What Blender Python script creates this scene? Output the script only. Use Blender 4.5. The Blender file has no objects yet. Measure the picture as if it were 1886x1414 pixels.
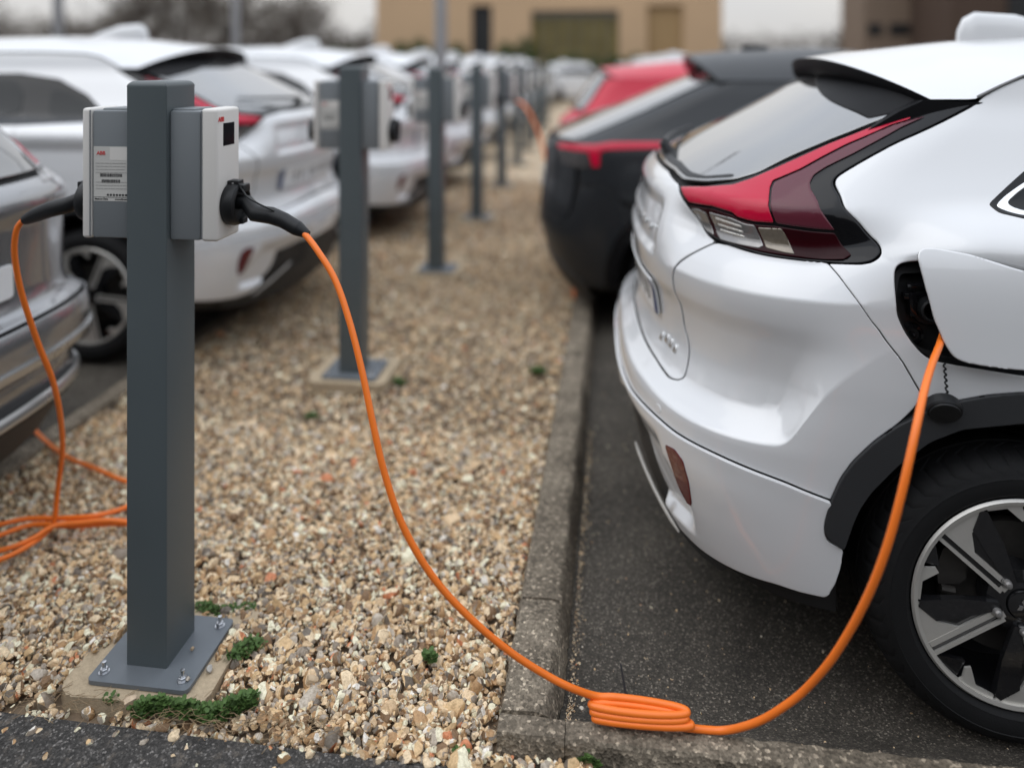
import bpy, bmesh, math, random
import numpy as np
from mathutils import Vector, Matrix
from mathutils.geometry import delaunay_2d_cdt

random.seed(7); RNG = np.random.default_rng(11)
scene = bpy.context.scene
COL = scene.collection
R = math.radians

# ------------------------------------------------------------------ camera
YAW = R(7.0); CAM_H = 1.5; FPX = 1362.0; HOR = 120.0
cam_data = bpy.data.cameras.new('camera')
cam = bpy.data.objects.new('camera', cam_data); COL.objects.link(cam)
cam.location = (0, 0, CAM_H); cam.rotation_euler = (R(90), 0, YAW)
cam_data.sensor_width = 36; cam_data.lens = 26.0
cam_data.shift_y = -(707.0 - HOR) / 1886.0
cam_data.clip_start = 0.05; cam_data.clip_end = 2000
cam_data.dof.use_dof = True; cam_data.dof.focus_distance = 1.76; cam_data.dof.aperture_fstop = 0.74
scene.camera = cam

# ------------------------------------------------------------------ sky, sun, exposure
w = bpy.data.worlds.new("World"); scene.world = w; w.use_nodes = True
nt = w.node_tree; nt.nodes.clear()
SUN_EL, SUN_AZ = R(62), R(-120)
out = nt.nodes.new('ShaderNodeOutputWorld'); bg = nt.nodes.new('ShaderNodeBackground')
sky = nt.nodes.new('ShaderNodeTexSky'); sky.sky_type = 'NISHITA'; sky.sun_disc = False
sky.sun_elevation = SUN_EL; sky.sun_rotation = SUN_AZ; sky.air_density = 1.0; sky.dust_density = 4.0
hsv = nt.nodes.new('ShaderNodeHueSaturation'); hsv.inputs['Saturation'].default_value = 0.22
tc = nt.nodes.new('ShaderNodeTexCoord'); mp = nt.nodes.new('ShaderNodeMapping'); mp.inputs['Scale'].default_value = (1, 1, 2.6)
cn = nt.nodes.new('ShaderNodeTexNoise'); cn.inputs['Scale'].default_value = 2.2; cn.inputs['Detail'].default_value = 5
cr = nt.nodes.new('ShaderNodeValToRGB'); cr.color_ramp.elements[0].position = .3; cr.color_ramp.elements[0].color = (.90, .92, .96, 1)
cr.color_ramp.elements[1].position = .72; cr.color_ramp.elements[1].color = (1.06, 1.05, 1.03, 1)
# overcast dome: about two and a half times brighter overhead than at the horizon
sx = nt.nodes.new('ShaderNodeSeparateXYZ'); nt.links.new(tc.outputs['Generated'], sx.inputs[0])
gr_ = nt.nodes.new('ShaderNodeMapRange'); gr_.inputs[1].default_value = 0; gr_.inputs[2].default_value = 1; gr_.inputs[3].default_value = 6.2; gr_.inputs[4].default_value = 15.5
nt.links.new(sx.outputs[2], gr_.inputs[0])
dm = nt.nodes.new('ShaderNodeVectorMath'); dm.operation = 'SCALE'; tn = nt.nodes.new('ShaderNodeValToRGB'); tn.color_ramp.elements[0].position = .05; tn.color_ramp.elements[0].color = (1.02, .995, .96, 1); tn.color_ramp.elements[1].position = .6; tn.color_ramp.elements[1].color = (.93, .99, 1.08, 1)
nt.links.new(sx.outputs[2], tn.inputs[0]); tm = nt.nodes.new('ShaderNodeVectorMath'); tm.operation = 'MULTIPLY'; nt.links.new(cr.outputs[0], tm.inputs[0]); nt.links.new(tn.outputs[0], tm.inputs[1])
nt.links.new(tm.outputs[0], dm.inputs[0]); nt.links.new(gr_.outputs[0], dm.inputs['Scale'])
mx = nt.nodes.new('ShaderNodeMixRGB'); mx.inputs[0].default_value = 0.85
nt.links.new(tc.outputs['Generated'], mp.inputs[0]); nt.links.new(mp.outputs[0], cn.inputs['Vector']); nt.links.new(cn.outputs['Fac'], cr.inputs[0])
nt.links.new(sky.outputs[0], hsv.inputs['Color']); nt.links.new(hsv.outputs[0], mx.inputs[1]); nt.links.new(dm.outputs[0], mx.inputs[2])
nt.links.new(mx.outputs[0], bg.inputs[0]); bg.inputs[1].default_value = 0.10; nt.links.new(bg.outputs[0], out.inputs[0])
sd = bpy.data.lights.new('sun', 'SUN'); sd.energy = 0.5; sd.angle = R(60); sd.color = (1, .96, .9)
sun = bpy.data.objects.new('sun', sd); COL.objects.link(sun)
_sd = Vector((math.sin(SUN_AZ) * math.cos(SUN_EL), math.cos(SUN_AZ) * math.cos(SUN_EL), math.sin(SUN_EL)))
sun.rotation_euler = _sd.to_track_quat('Z', 'Y').to_euler(); sun.location = (0, 0, 12)
scene.view_settings.view_transform = 'Standard'; scene.view_settings.look = 'None'
scene.view_settings.exposure = 0.26; scene.view_settings.gamma = 1
scene.render.engine = 'CYCLES'; scene.cycles.max_bounces = 7; scene.cycles.use_denoising = True

CF = np.array([-math.sin(YAW), math.cos(YAW), 0.0]); CR_ = np.array([math.cos(YAW), math.sin(YAW), 0.0])
def at(px, py, X=None, Y=None, Z=None):
    """the world point where the line of sight of a photo position meets a plane X=, Y= or Z="""
    d = CF + CR_ * ((px - 943) / FPX) + np.array([0, 0, (HOR - py) / FPX]); o = np.array([0, 0, CAM_H])
    if X is not None: t = X / d[0]
    elif Y is not None: t = Y / d[1]
    else: t = (Z - CAM_H) / d[2]
    return Vector(o + d * t)
def project(p):
    p = np.asarray(p, float); q = p - np.array([0, 0, CAM_H]); dz = q @ CF
    return 943 + FPX * (q @ CR_) / dz, HOR - FPX * q[..., 2] / dz

# ------------------------------------------------------------------ node material helpers
def new_mat(name):
    m = bpy.data.materials.new(name); m.use_nodes = True; n = m.node_tree
    b = n.nodes['Principled BSDF']; return m, n, b
def plain(name, col, rough=.5, metal=0, coat=0, var=.06, scale=8, bump=0, bscale=300, spec=.5, coat_rough=.03):
    """solid colour with a little procedural variation in tone and gloss"""
    m, n, b = new_mat(name)
    t = n.nodes.new('ShaderNodeTexCoord'); no = n.nodes.new('ShaderNodeTexNoise'); no.inputs['Scale'].default_value = scale; no.inputs['Detail'].default_value = 6
    n.links.new(t.outputs['Object'], no.inputs['Vector'])
    r = n.nodes.new('ShaderNodeMapRange'); r.inputs[3].default_value = 1 - var; r.inputs[4].default_value = 1 + var
    n.links.new(no.outputs['Fac'], r.inputs[0])
    mu = n.nodes.new('ShaderNodeVectorMath'); mu.operation = 'SCALE'; mu.inputs[0].default_value = col[:3]
    n.links.new(r.outputs[0], mu.inputs['Scale']); n.links.new(mu.outputs[0], b.inputs['Base Color'])
    r2 = n.nodes.new('ShaderNodeMapRange'); r2.inputs[3].default_value = max(0, rough - .06 * (rough > .1)); r2.inputs[4].default_value = min(1, rough + .06 * (rough > .1))
    n.links.new(no.outputs['Fac'], r2.inputs[0]); n.links.new(r2.outputs[0], b.inputs['Roughness'])
    b.inputs['Metallic'].default_value = metal; b.inputs['Specular IOR Level'].default_value = spec
    b.inputs['Coat Weight'].default_value = coat; b.inputs['Coat Roughness'].default_value = coat_rough
    if bump:
        n2 = n.nodes.new('ShaderNodeTexNoise'); n2.inputs['Scale'].default_value = bscale; n2.inputs['Detail'].default_value = 3
        n.links.new(t.outputs['Object'], n2.inputs['Vector'])
        bp = n.nodes.new('ShaderNodeBump'); bp.inputs['Strength'].default_value = bump; bp.inputs['Distance'].default_value = .002
        n.links.new(n2.outputs['Fac'], bp.inputs['Height']); n.links.new(bp.outputs[0], b.inputs['Normal'])
    return m

M = {}
def pearl(name, base, metal, rough):
    """pearl paint under clear coat, with a few splashes of dried road dirt low on the panels"""
    m, n, b = new_mat(name); t = n.nodes.new('ShaderNodeTexCoord').outputs['Object']; L = n.links.new
    no = n.nodes.new('ShaderNodeTexNoise'); no.inputs['Scale'].default_value = 2.5; L(t, no.inputs['Vector'])
    sp = n.nodes.new('ShaderNodeTexVoronoi'); sp.inputs['Scale'].default_value = 38; L(t, sp.inputs['Vector'])
    sz = n.nodes.new('ShaderNodeSeparateColor'); L(sp.outputs['Color'], sz.inputs[0])
    th = n.nodes.new('ShaderNodeMath'); th.operation = 'MULTIPLY'; th.inputs[1].default_value = .16; L(sz.outputs[0], th.inputs[0])
    dot = n.nodes.new('ShaderNodeMath'); dot.operation = 'LESS_THAN'; L(sp.outputs['Distance'], dot.inputs[0]); L(th.outputs[0], dot.inputs[1])
    few = n.nodes.new('ShaderNodeMath'); few.operation = 'GREATER_THAN'; few.inputs[1].default_value = .80; L(sz.outputs[1], few.inputs[0])
    cl = n.nodes.new('ShaderNodeTexNoise'); cl.inputs['Scale'].default_value = 5; cl.inputs['Detail'].default_value = 4; L(t, cl.inputs['Vector'])
    cm = n.nodes.new('ShaderNodeMath'); cm.operation = 'GREATER_THAN'; cm.inputs[1].default_value = .56; L(cl.outputs['Fac'], cm.inputs[0])
    se = n.nodes.new('ShaderNodeSeparateXYZ'); L(t, se.inputs[0]); lo = n.nodes.new('ShaderNodeMath'); lo.operation = 'LESS_THAN'; lo.inputs[1].default_value = .50; L(se.outputs[2], lo.inputs[0])
    q = dot
    for o in (few, cm, lo):
        mu = n.nodes.new('ShaderNodeMath'); mu.operation = 'MULTIPLY'; L(q.outputs[0], mu.inputs[0]); L(o.outputs[0], mu.inputs[1]); q = mu
    mx = n.nodes.new('ShaderNodeMixRGB'); mx.inputs[1].default_value = (*base, 1); mx.inputs[2].default_value = (.07, .055, .04, 1); L(q.outputs[0], mx.inputs[0]); L(mx.outputs[0], b.inputs['Base Color'])
    r = n.nodes.new('ShaderNodeMapRange'); r.inputs[3].default_value = rough - .03; r.inputs[4].default_value = rough + .05; L(no.outputs['Fac'], r.inputs[0]); L(r.outputs[0], b.inputs['Roughness'])
    b.inputs['Metallic'].default_value = metal; b.inputs['Coat Weight'].default_value = 1; b.inputs['Coat Roughness'].default_value = .012; b.inputs['Coat IOR'].default_value = 1.55
    return m
M['white'] = pearl('white_paint', (.672, .676, .684), .06, .28)
M['pale_silver'] = pearl('pale_silver_paint', (.27, .27, .275), .65, .24)
M['black_paint'] = plain('black_paint', (.014, .016, .019), .42, 0, .25, .03, spec=.3)
M['red_paint'] = plain('red_paint', (.52, .008, .035), .4, 0, .3, .03, spec=.3)
M['silver'] = plain('silver_paint', (.42, .42, .41), .28, .75, 1.0, .02)
M['shell'] = plain('dark_shell', (.012, .012, .013), .6)
M['trim'] = plain('black_trim', (.022, .023, .025), .55, 0, 0, .1, 5, .35, 900)
M['gloss_black'] = plain('gloss_black', (.006, .006, .007), .10, 0, .05, .02, spec=.28)
M['glass'] = plain('dark_glass', (.010, .012, .014), .05, 0, 0, .02, spec=.22)
M['rear_glass'] = plain('tinted_rear_glass', (.075, .075, .074), .05, 0, 1, .02, spec=1.0, coat_rough=.02); M['rear_glass'].node_tree.nodes['Principled BSDF'].inputs['IOR'].default_value = 1.9
M['chrome'] = plain('chrome', (.8, .8, .8), .12, 1)
M['lamp_red'] = plain('bright_red_lens', (.50, .003, .034), .2, 0, .3, .03, spec=.3)
M['lamp_dark'] = plain('maroon_lens', (.10, .018, .030), .2, 0, .3, .04, spec=.3)
M['lamp_deep'] = plain('deep_red_lens', (.022, .001, .003), .3, 0, .08, .05, spec=.12)
M['lamp_clear'] = plain('clear_lens', (.25, .24, .235), .15, .5, 1, .25, 60)
M['lamp_amber'] = plain('smoky_lens', (.19, .16, .125), .2, .4, 1, .25, 90)
M['rubber'] = plain('tyre_rubber', (.010, .010, .0105), .68, 0, 0, .15, 20, .25, 250, .22)
M['alloy'] = plain('machined_alloy', (.60, .58, .54), .34, .55, 0, .05, 30)
M['wheel_black'] = plain('wheel_black', (.010, .010, .011), .16, 0, .7, .03)
M['steel'] = plain('dull_steel', (.32, .31, .30), .38, .6, 0, .2, 40)
M['disc'] = plain('rusty_disc', (.06, .055, .05), .5, .5, 0, .3, 40)
M['lamp_smoke'] = plain('smoked_lens', (.07, .065, .065), .2, .2, .1, .2, 60)
M['plate'] = plain('number_plate_white', (.72, .73, .74), .35, 0, .3, .03)
M['plate_blue'] = plain('number_plate_blue', (.03, .06, .16), .35)
M['ink'] = plain('black_ink', (.015, .015, .016), .5)
M['lens_rim'] = plain('lamp_seam', (.05, .004, .008), .2)

# ------------------------------------------------------------------ object helpers
def tag(o, label=None, cat=None, group=None, kind=None):
    if label: o['label'] = label
    if cat: o['category'] = cat
    if group: o['group'] = group
    if kind: o['kind'] = kind
    return o
def empty(name, loc=(0, 0, 0), rz=0):
    o = bpy.data.objects.new(name, None); COL.objects.link(o); o.location = loc; o.rotation_euler = (0, 0, rz); o.empty_display_size = .1
    return o
def mesh_obj(name, me, mat=None, parent=None):
    o = bpy.data.objects.new(name, me); COL.objects.link(o)
    if mat is not None: me.materials.append(mat)
    if parent is not None: o.parent = parent
    return o
class MB:
    """collects shapes, then links them as ONE mesh object"""
    def __init__(s): s.v = []; s.f = []; s.sm = []
    def add(s, vs, fs, smooth=False):
        k = len(s.v); s.v += [tuple(v) for v in vs]; s.f += [tuple(i + k for i in f) for f in fs]; s.sm += [smooth] * len(fs); return s
    def box(s, lo, hi, bev=0, rot=None, seg=2):
        bm = bmesh.new(); bmesh.ops.create_cube(bm, size=1)
        c = [(a + b) / 2 for a, b in zip(lo, hi)]; d = [b - a for a, b in zip(lo, hi)]
        for v in bm.verts: v.co = Vector((v.co.x * d[0], v.co.y * d[1], v.co.z * d[2]))
        if bev: bmesh.ops.bevel(bm, geom=bm.edges[:] , offset=bev, segments=seg, affect='EDGES', profile=.5)
        mt = Matrix.Translation(c) @ (rot.to_4x4() if rot is not None else Matrix.Identity(4))
        bm.transform(mt); s.bm(bm, bev > 0); return s
    def bm(s, bm, smooth=False):
        bm.verts.index_update(); s.add([v.co[:] for v in bm.verts], [[v.index for v in f.verts] for f in bm.faces], smooth); bm.free(); return s
    def tube(s, pts, r, n=12, caps=True):
        pts = [Vector(p) for p in pts]; rs = r if hasattr(r, '__len__') else [r] * len(pts)
        vs = []; up = None
        for i, p in enumerate(pts):
            t = (pts[min(i + 1, len(pts) - 1)] - pts[max(i - 1, 0)]).normalized()
            if up is None:
                up = t.orthogonal().normalized()
            up = (up - t * up.dot(t)).normalized(); b = t.cross(up)
            for k in range(n):
                a = 2 * math.pi * k / n; vs.append(p + (up * math.cos(a) + b * math.sin(a)) * rs[i])
        fs = [(i * n + k, i * n + (k + 1) % n, (i + 1) * n + (k + 1) % n, (i + 1) * n + k) for i in range(len(pts) - 1) for k in range(n)]
        if caps: fs += [tuple(range(n))[::-1], tuple(range((len(pts) - 1) * n, len(pts) * n))]
        s.add(vs, fs, True); return s
    def lathe(s, prof, origin, axis, n=48, closed=False):
        """prof: (radius, distance along axis) pairs"""
        a = Vector(axis).normalized(); u = a.orthogonal().normalized(); 
        if abs(a.y) > .9: u = Vector((1, 0, 0))
        v = a.cross(u); o = Vector(origin); vs = []
        for (r, h) in prof:
            for k in range(n):
                t = 2 * math.pi * k / n; vs.append(o + a * h + (u * math.cos(t) + v * math.sin(t)) * r)
        fs = [(i * n + k, i * n + (k + 1) % n, (i + 1) * n + (k + 1) % n, (i + 1) * n + k) for i in range(len(prof) - 1) for k in range(n)]
        if closed: fs += [tuple(range(n))[::-1], tuple(range((len(prof) - 1) * n, len(prof) * n))]
        s.add(vs, fs, True); return s
    def prism(s, poly, depth, mt=None, smooth=False):
        """closed outline in x,y given thickness along z"""
        n = len(poly); vs = [Vector((p[0], p[1], 0)) for p in poly] + [Vector((p[0], p[1], depth)) for p in poly]
        if mt is not None: vs = [mt @ v for v in vs]
        fs = [tuple(range(n))[::-1], tuple(range(n, 2 * n))] + [(i, (i + 1) % n, n + (i + 1) % n, n + i) for i in range(n)]
        s.add(vs, fs, smooth); return s
    def build(s, name, mat, parent=None, auto=40):
        me = bpy.data.meshes.new(name); me.from_pydata(s.v, [], s.f)
        bm = bmesh.new(); bm.from_mesh(me); bmesh.ops.recalc_face_normals(bm, faces=bm.faces)
        bm.to_mesh(me); bm.free()
        me.polygons.foreach_set('use_smooth', [True] * len(me.polygons) if any(s.sm) else [False] * len(me.polygons))
        if any(s.sm):
            try: me.set_sharp_from_angle(angle=R(auto))
            except Exception: pass
        me.update(); return mesh_obj(name, me, mat, parent)
def text_obj(name, body, size, mat, parent, mt, depth=.0006, bold=0, align='CENTER', sx=1):
    c = bpy.data.curves.new(name, 'FONT'); c.body = body; c.size = size; c.extrude = depth; c.align_x = align; c.align_y = 'CENTER'; c.offset = bold
    t = bpy.data.objects.new(name, c); COL.objects.link(t)
    me = bpy.data.meshes.new_from_object(t.evaluated_get(bpy.context.evaluated_depsgraph_get()))
    bpy.data.objects.remove(t)
    me.transform(mt @ Matrix.Diagonal((sx, 1, 1, 1)))
    me.materials.clear()
    return mesh_obj(name, me, mat, parent)
def catmull(pts, n=10, closed=False):
    P = [Vector(p) for p in pts]; out = []
    m = len(P)
    for i in range(m if closed else m - 1):
        if closed: a, b, c, d = P[(i - 1) % m], P[i], P[(i + 1) % m], P[(i + 2) % m]
        else: a, b, c, d = P[max(i - 1, 0)], P[i], P[i + 1], P[min(i + 2, m - 1)]
        for k in range(n):
            t = k / n
            out.append(.5 * ((2 * b) + (c - a) * t + (2 * a - 5 * b + 4 * c - d) * t * t + (3 * b - a - 3 * c + d) * t ** 3))
    if not closed: out.append(P[-1])
    return out
def copy_tree(o, parent=None, skip=(), swap=None):
    if parent is not None and o.name.split('.')[0] in skip: return None
    c = o.copy(); COL.objects.link(c)
    if parent is not None:
        c.parent = parent
        if swap and c.data and c.data.materials and c.data.materials[0].name in swap:
            key = c.data.name + '/' + c.data.materials[0].name
            if key not in _swapped:
                _swapped[key] = c.data.copy(); _swapped[key].materials[0] = swap[c.data.materials[0].name]
            c.data = _swapped[key]
    for ch in list(o.children): copy_tree(ch, c, skip, swap)
    return c
_swapped = {}
# ------------------------------------------------------------------ car surfaces
def pchip(xs, ys):
    x = np.array(xs, float); y = np.array(ys, float); h = np.diff(x); d = np.diff(y) / h
    m = np.zeros(len(x)); m[0] = d[0]; m[-1] = d[-1]
    for i in range(1, len(x) - 1):
        if d[i - 1] * d[i] > 0:
            w1 = 2 * h[i] + h[i - 1]; w2 = h[i] + 2 * h[i - 1]; m[i] = (w1 + w2) / (w1 / d[i - 1] + w2 / d[i])
    def f(q):
        q = np.clip(np.asarray(q, float), x[0], x[-1]); i = np.clip(np.searchsorted(x, q, side='right') - 1, 0, len(x) - 2)
        t = (q - x[i]) / h[i]; t2 = t * t; t3 = t2 * t
        return (2 * t3 - 3 * t2 + 1) * y[i] + (t3 - 2 * t2 + t) * h[i] * m[i] + (-2 * t3 + 3 * t2) * y[i + 1] + (t3 - t2) * h[i] * m[i + 1]
    return f
def sm(t): t = np.clip(t, 0, 1); return t * t * (3 - 2 * t)

class Shape:
    """plan ring at every height: rounded rear, long sides. s=0 rear centre, |s|=1 end of the rear corner, then metres along the side"""
    def __init__(self, xr, W, L, n, nose=(3.2, 4.55), disp=None):
        self.xr = pchip(*zip(*xr)); self.W = pchip(*zip(*W)); self.L = pchip(*zip(*L)); self.n = pchip(*zip(*n)); self.nose = nose; self.disp = disp
    def base(self, s, z):
        s = np.asarray(s, float); z = np.asarray(z, float); a = np.abs(s); n = self.n(z); L = self.L(z); W = self.W(z); xr = self.xr(z)
        th = np.minimum(a, 1) * (math.pi / 2); c = np.cos(th); si = np.sin(th)
        r = (np.abs(c) ** n + np.abs(si) ** n + 1e-12) ** (-1 / n)
        x = xr + L * (1 - r * c) + np.maximum(a - 1, 0); y = W * r * si
        x0, x1 = self.nose; t = np.clip((x - x0) / (x1 - x0), 0, .9995); y = y * (1 - t ** 3) ** (1 / 3.)
        return np.stack([x, y * np.sign(s), z], -1)
    def norm(self, s, z, f):
        e = .0015
        a = f(s + e, z) - f(s - e, z); b = f(s, z + e) - f(s, z - e)
        n = np.cross(a, b); n /= np.linalg.norm(n, axis=-1, keepdims=True) + 1e-12
        # outward check: the normal points away from the middle of the car
        p = f(s, z); o = p - np.array([1.6, 0, .6]); o[..., 0] = np.where(np.abs(s) > 1, 0, o[..., 0])
        sg = np.sign((n * o).sum(-1)); sg[sg == 0] = 1
        return n * sg[..., None]
    def P(self, s, z):
        s = np.atleast_1d(np.asarray(s, float)); z = np.atleast_1d(np.asarray(z, float))
        p = self.base(s, z)
        if self.disp is not None: p = p + self.norm(s, z, self.base) * self.disp(np.abs(s), z)[..., None]
        return p
    def N(self, s, z): return self.norm(np.atleast_1d(np.asarray(s, float)), np.atleast_1d(np.asarray(z, float)), self.P)
    def s_of(self, x, z):
        """the |s| of a point given by distance along the car and height"""
        x = float(x); z = float(z); xr = float(self.xr(z)); L = float(self.L(z)); n = float(self.n(z))
        if x >= xr + L: return 1 + x - xr - L
        t = np.clip(1 - (x - xr) / L, 0, 1); lo, hi = 0.0, 1.0
        for _ in range(30):
            mid = (lo + hi) / 2; th = mid * math.pi / 2; c = math.cos(th); r = (c ** n + math.sin(th) ** n) ** (-1 / n)
            if r * c > t: lo = mid
            else: hi = mid
        return (lo + hi) / 2
    def xz(self, pts): return [(self.s_of(x, z), z) for x, z in pts]

def resample(pts, sp, closed=True):
    out = []; n = len(pts)
    for i in range(n if closed else n - 1):
        a = np.array(pts[i]); b = np.array(pts[(i + 1) % n]); k = max(1, int(math.ceil(np.linalg.norm(b - a) / sp)))
        for j in range(k): out.append(tuple(a + (b - a) * j / k))
    if not closed: out.append(tuple(pts[-1]))
    return out
def rounded(pts, it=2, keep=()):
    """corner cutting of an outline"""
    for _ in range(it):
        out = []; n = len(pts)
        for i in range(n):
            a = np.array(pts[i]); b = np.array(pts[(i + 1) % n]); out += [tuple(a * .75 + b * .25), tuple(a * .25 + b * .75)]
        pts = out
    return pts
def inside(P, poly):
    x = P[:, 0]; y = P[:, 1]; r = np.zeros(len(P), bool); n = len(poly); j = n - 1
    for i in range(n):
        xi, yi = poly[i]; xj, yj = poly[j]
        if yi != yj:
            c = ((yi > y) != (yj > y)) & (x < (xj - xi) * (y - yi) / (yj - yi) + xi); r ^= c
        j = i
    return r
def edge_dist(P, poly):
    d = np.full(len(P), 9.0); n = len(poly)
    for i in range(n):
        a = np.array(poly[i]); b = np.array(poly[(i + 1) % n]); ab = b - a; L2 = (ab @ ab) + 1e-12
        t = np.clip(((P - a) @ ab) / L2, 0, 1); q = a + t[:, None] * ab; d = np.minimum(d, np.hypot(*(P - q).T))
    return d
def panel(name, shape, outline, mat, parent, off=0., thick=.010, sp=.018, holes=(), side=1, gap=0., local=None, curl=.0015, offf=None, rnd=.03, lines=()):
    """a sheet of bodywork: an outline in (s, height) laid on the car's surface, with a turned-in rim"""
    if rnd: outline = rounded(resample([tuple(p) for p in outline], rnd), 2); holes = [rounded(resample([tuple(p) for p in h], rnd), 2) for h in holes]
    loops = [resample([tuple(p) for p in outline], sp)] + [resample([tuple(p) for p in h], sp) for h in holes]
    pts = []; edges = []; 
    for lp in loops:
        k = len(pts); pts += lp; edges += [(k + i, k + (i + 1) % len(lp)) for i in range(len(lp))]
    A = np.array(loops[0]); lo = A.min(0); hi = A.max(0)
    g = np.stack(np.meshgrid(np.arange(lo[0] + sp * .5, hi[0], sp), np.arange(lo[1] + sp * .5, hi[1], sp * .9)), -1)
    g[::2, :, 0] += sp * .5; g = g.reshape(-1, 2)
    keep = inside(g, loops[0])
    for h in loops[1:]: keep &= ~inside(g, h)
    g = g[keep]
    # a regular inner ring beside every cut edge
    rings = []
    for li, lp in enumerate(loops):
        a = np.array(lp); d = np.roll(a, -1, 0) - np.roll(a, 1, 0); d /= np.linalg.norm(d, axis=1, keepdims=True) + 1e-12; nr = np.stack([-d[:, 1], d[:, 0]], 1)
        area = .5 * np.sum(a[:, 0] * np.roll(a[:, 1], -1) - np.roll(a[:, 0], -1) * a[:, 1]); sgn = 1 if area > 0 else -1
        if li: sgn = -sgn
        for k_ in ((.0035, .010) if sp > .011 else (.003,)): rings.append((a + nr * sgn * k_, k_))
    rg = []
    for q_, k_ in rings:
        kk = inside(q_, loops[0])
        for h in loops[1:]: kk &= ~inside(q_, h)
        q_ = q_[kk]
        if len(q_):
            dd = edge_dist(q_, loops[0])
            for h in loops[1:]: dd = np.minimum(dd, edge_dist(q_, h))
            rg.append(q_[dd > k_ * .85])
    rg = np.vstack(rg) if rg else np.zeros((0, 2))
    if len(rg) and len(g):
        dm = np.full(len(g), 9.)
        for a in range(0, len(rg), 200): dm = np.minimum(dm, np.sqrt(((g[:, None, :] - rg[None, a:a + 200]) ** 2).sum(-1)).min(1))
        g = g[dm > sp * .5]
    if lines:
        lp_ = np.array([q for l in lines for q in resample([tuple(p) for p in l], sp * .8, False)])
        kk = inside(lp_, loops[0])
        for h in loops[1:]: kk &= ~inside(lp_, h)
        lp_ = lp_[kk]
        if len(lp_):
            lp_ = lp_[edge_dist(lp_, loops[0]) > sp * 1.0]
        if len(lp_) and len(g):
            dm = np.full(len(g), 9.)
            for a in range(0, len(lp_), 200): dm = np.minimum(dm, np.sqrt(((g[:, None, :] - lp_[None, a:a + 200]) ** 2).sum(-1)).min(1))
            g = np.vstack([g[dm > sp * .6], lp_])
    if len(g):
        nb = np.array(pts); dm = np.full(len(g), 9.)
        for a in range(0, len(nb), 200):
            dm = np.minimum(dm, np.sqrt(((g[:, None, :] - nb[None, a:a + 200]) ** 2).sum(-1)).min(1))
        g = g[dm > sp * .55]
    g = np.vstack([g, rg]) if len(g) else rg
    allp = [Vector(p) for p in pts] + [Vector(p) for p in g]
    vs, es, fs, ov, oe, of = delaunay_2d_cdt(allp, edges, [], 0, 1e-6)
    V = np.array([tuple(v) for v in vs]); F = np.array([f for f in fs if len(f) == 3], int)
    cen = V[F].mean(1); keep = inside(cen, loops[0])
    for h in loops[1:]: keep &= ~inside(cen, h)
    F = F[keep]
    s = V[:, 0] * side; z = V[:, 1]
    nrm = shape.N(s, z); o = off + (offf(V) if offf else 0)
    co = shape.P(s, z) + nrm * (o if np.ndim(o) == 0 else np.asarray(o)[:, None])
    # orient
    fn = np.cross(co[F[:, 1]] - co[F[:, 0]], co[F[:, 2]] - co[F[:, 0]]); flip = (fn * nrm[F[:, 0]]).sum(1) < 0
    F[flip] = F[flip][:, ::-1]
    # rim
    from collections import Counter
    ec = {}
    for t in F.tolist():
        for a, b in ((t[0], t[1]), (t[1], t[2]), (t[2], t[0])): ec[(a, b)] = 1
    bnd = [(a, b) for (a, b) in ec if (b, a) not in ec]
    bv = sorted({i for e in bnd for i in e}); idx = {v: i for i, v in enumerate(bv)}; nv = len(co)
    inn = co[bv] - nrm[bv] * thick
    allco = np.vstack([co, co[bv], inn]); faces = F.tolist()
    ntri = len(faces)
    for a, b in bnd: faces.append([nv + idx[b], nv + idx[a], nv + len(bv) + idx[a], nv + len(bv) + idx[b]])
    # rim normals
    rn = np.zeros((len(bv), 3))
    for a, b in bnd:
        e = np.cross(co[b] - co[a], nrm[a]); e /= np.linalg.norm(e) + 1e-12; rn[idx[a]] += e; rn[idx[b]] += e
    rn /= np.linalg.norm(rn, axis=1, keepdims=True) + 1e-12
    vn = nrm.copy()
    if curl: # a softly rounded lip along the cut edge
        allco[:nv][bv] -= nrm[bv] * curl; allco[nv:nv + len(bv)] -= nrm[bv] * curl
        vn[bv] = nrm[bv] * .75 + rn * .65; vn[bv] /= np.linalg.norm(vn[bv], axis=1, keepdims=True)
        for i_ in bv: allco[i_] = allco[nv + idx[i_]]
    alln = np.vstack([vn, rn, rn])
    me = bpy.data.meshes.new(name); me.from_pydata(allco.tolist(), [], faces); me.update()
    me.polygons.foreach_set('use_smooth', [True] * len(me.polygons))
    me.normals_split_custom_set_from_vertices(alln.tolist())
    o_ = mesh_obj(name, me, mat, parent)
    return o_
def both(name, shape, outline, mat, parent, **k):
    a = panel(name, shape, outline, mat, parent, side=1, **k); b = panel(name, shape, outline, mat, parent, side=-1, **k)
    return a, b
def sheet(name, fn, us, vs, mat, parent, up=(0, 0, 1), thick=0):
    """a grid surface fn(u, v) -> (x, y, z)"""
    nu, nv = len(us), len(vs); V = [tuple(fn(u, v)) for u in us for v in vs]
    F = [(i * nv + j, (i + 1) * nv + j, (i + 1) * nv + j + 1, i * nv + j + 1) for i in range(nu - 1) for j in range(nv - 1)]
    me = bpy.data.meshes.new(name); me.from_pydata(V, [], F); me.update()
    c = sum((p.normal.dot(Vector(up)) for p in me.polygons)) 
    if c < 0: me.flip_normals()
    me.polygons.foreach_set('use_smooth', [True] * len(me.polygons))
    if thick:
        bm = bmesh.new(); bm.from_mesh(me); bmesh.ops.solidify(bm, geom=bm.faces[:], thickness=thick); bm.to_mesh(me); bm.free()
        me.set_sharp_from_angle(angle=R(45))
    return mesh_obj(name, me, mat, parent)
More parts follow.
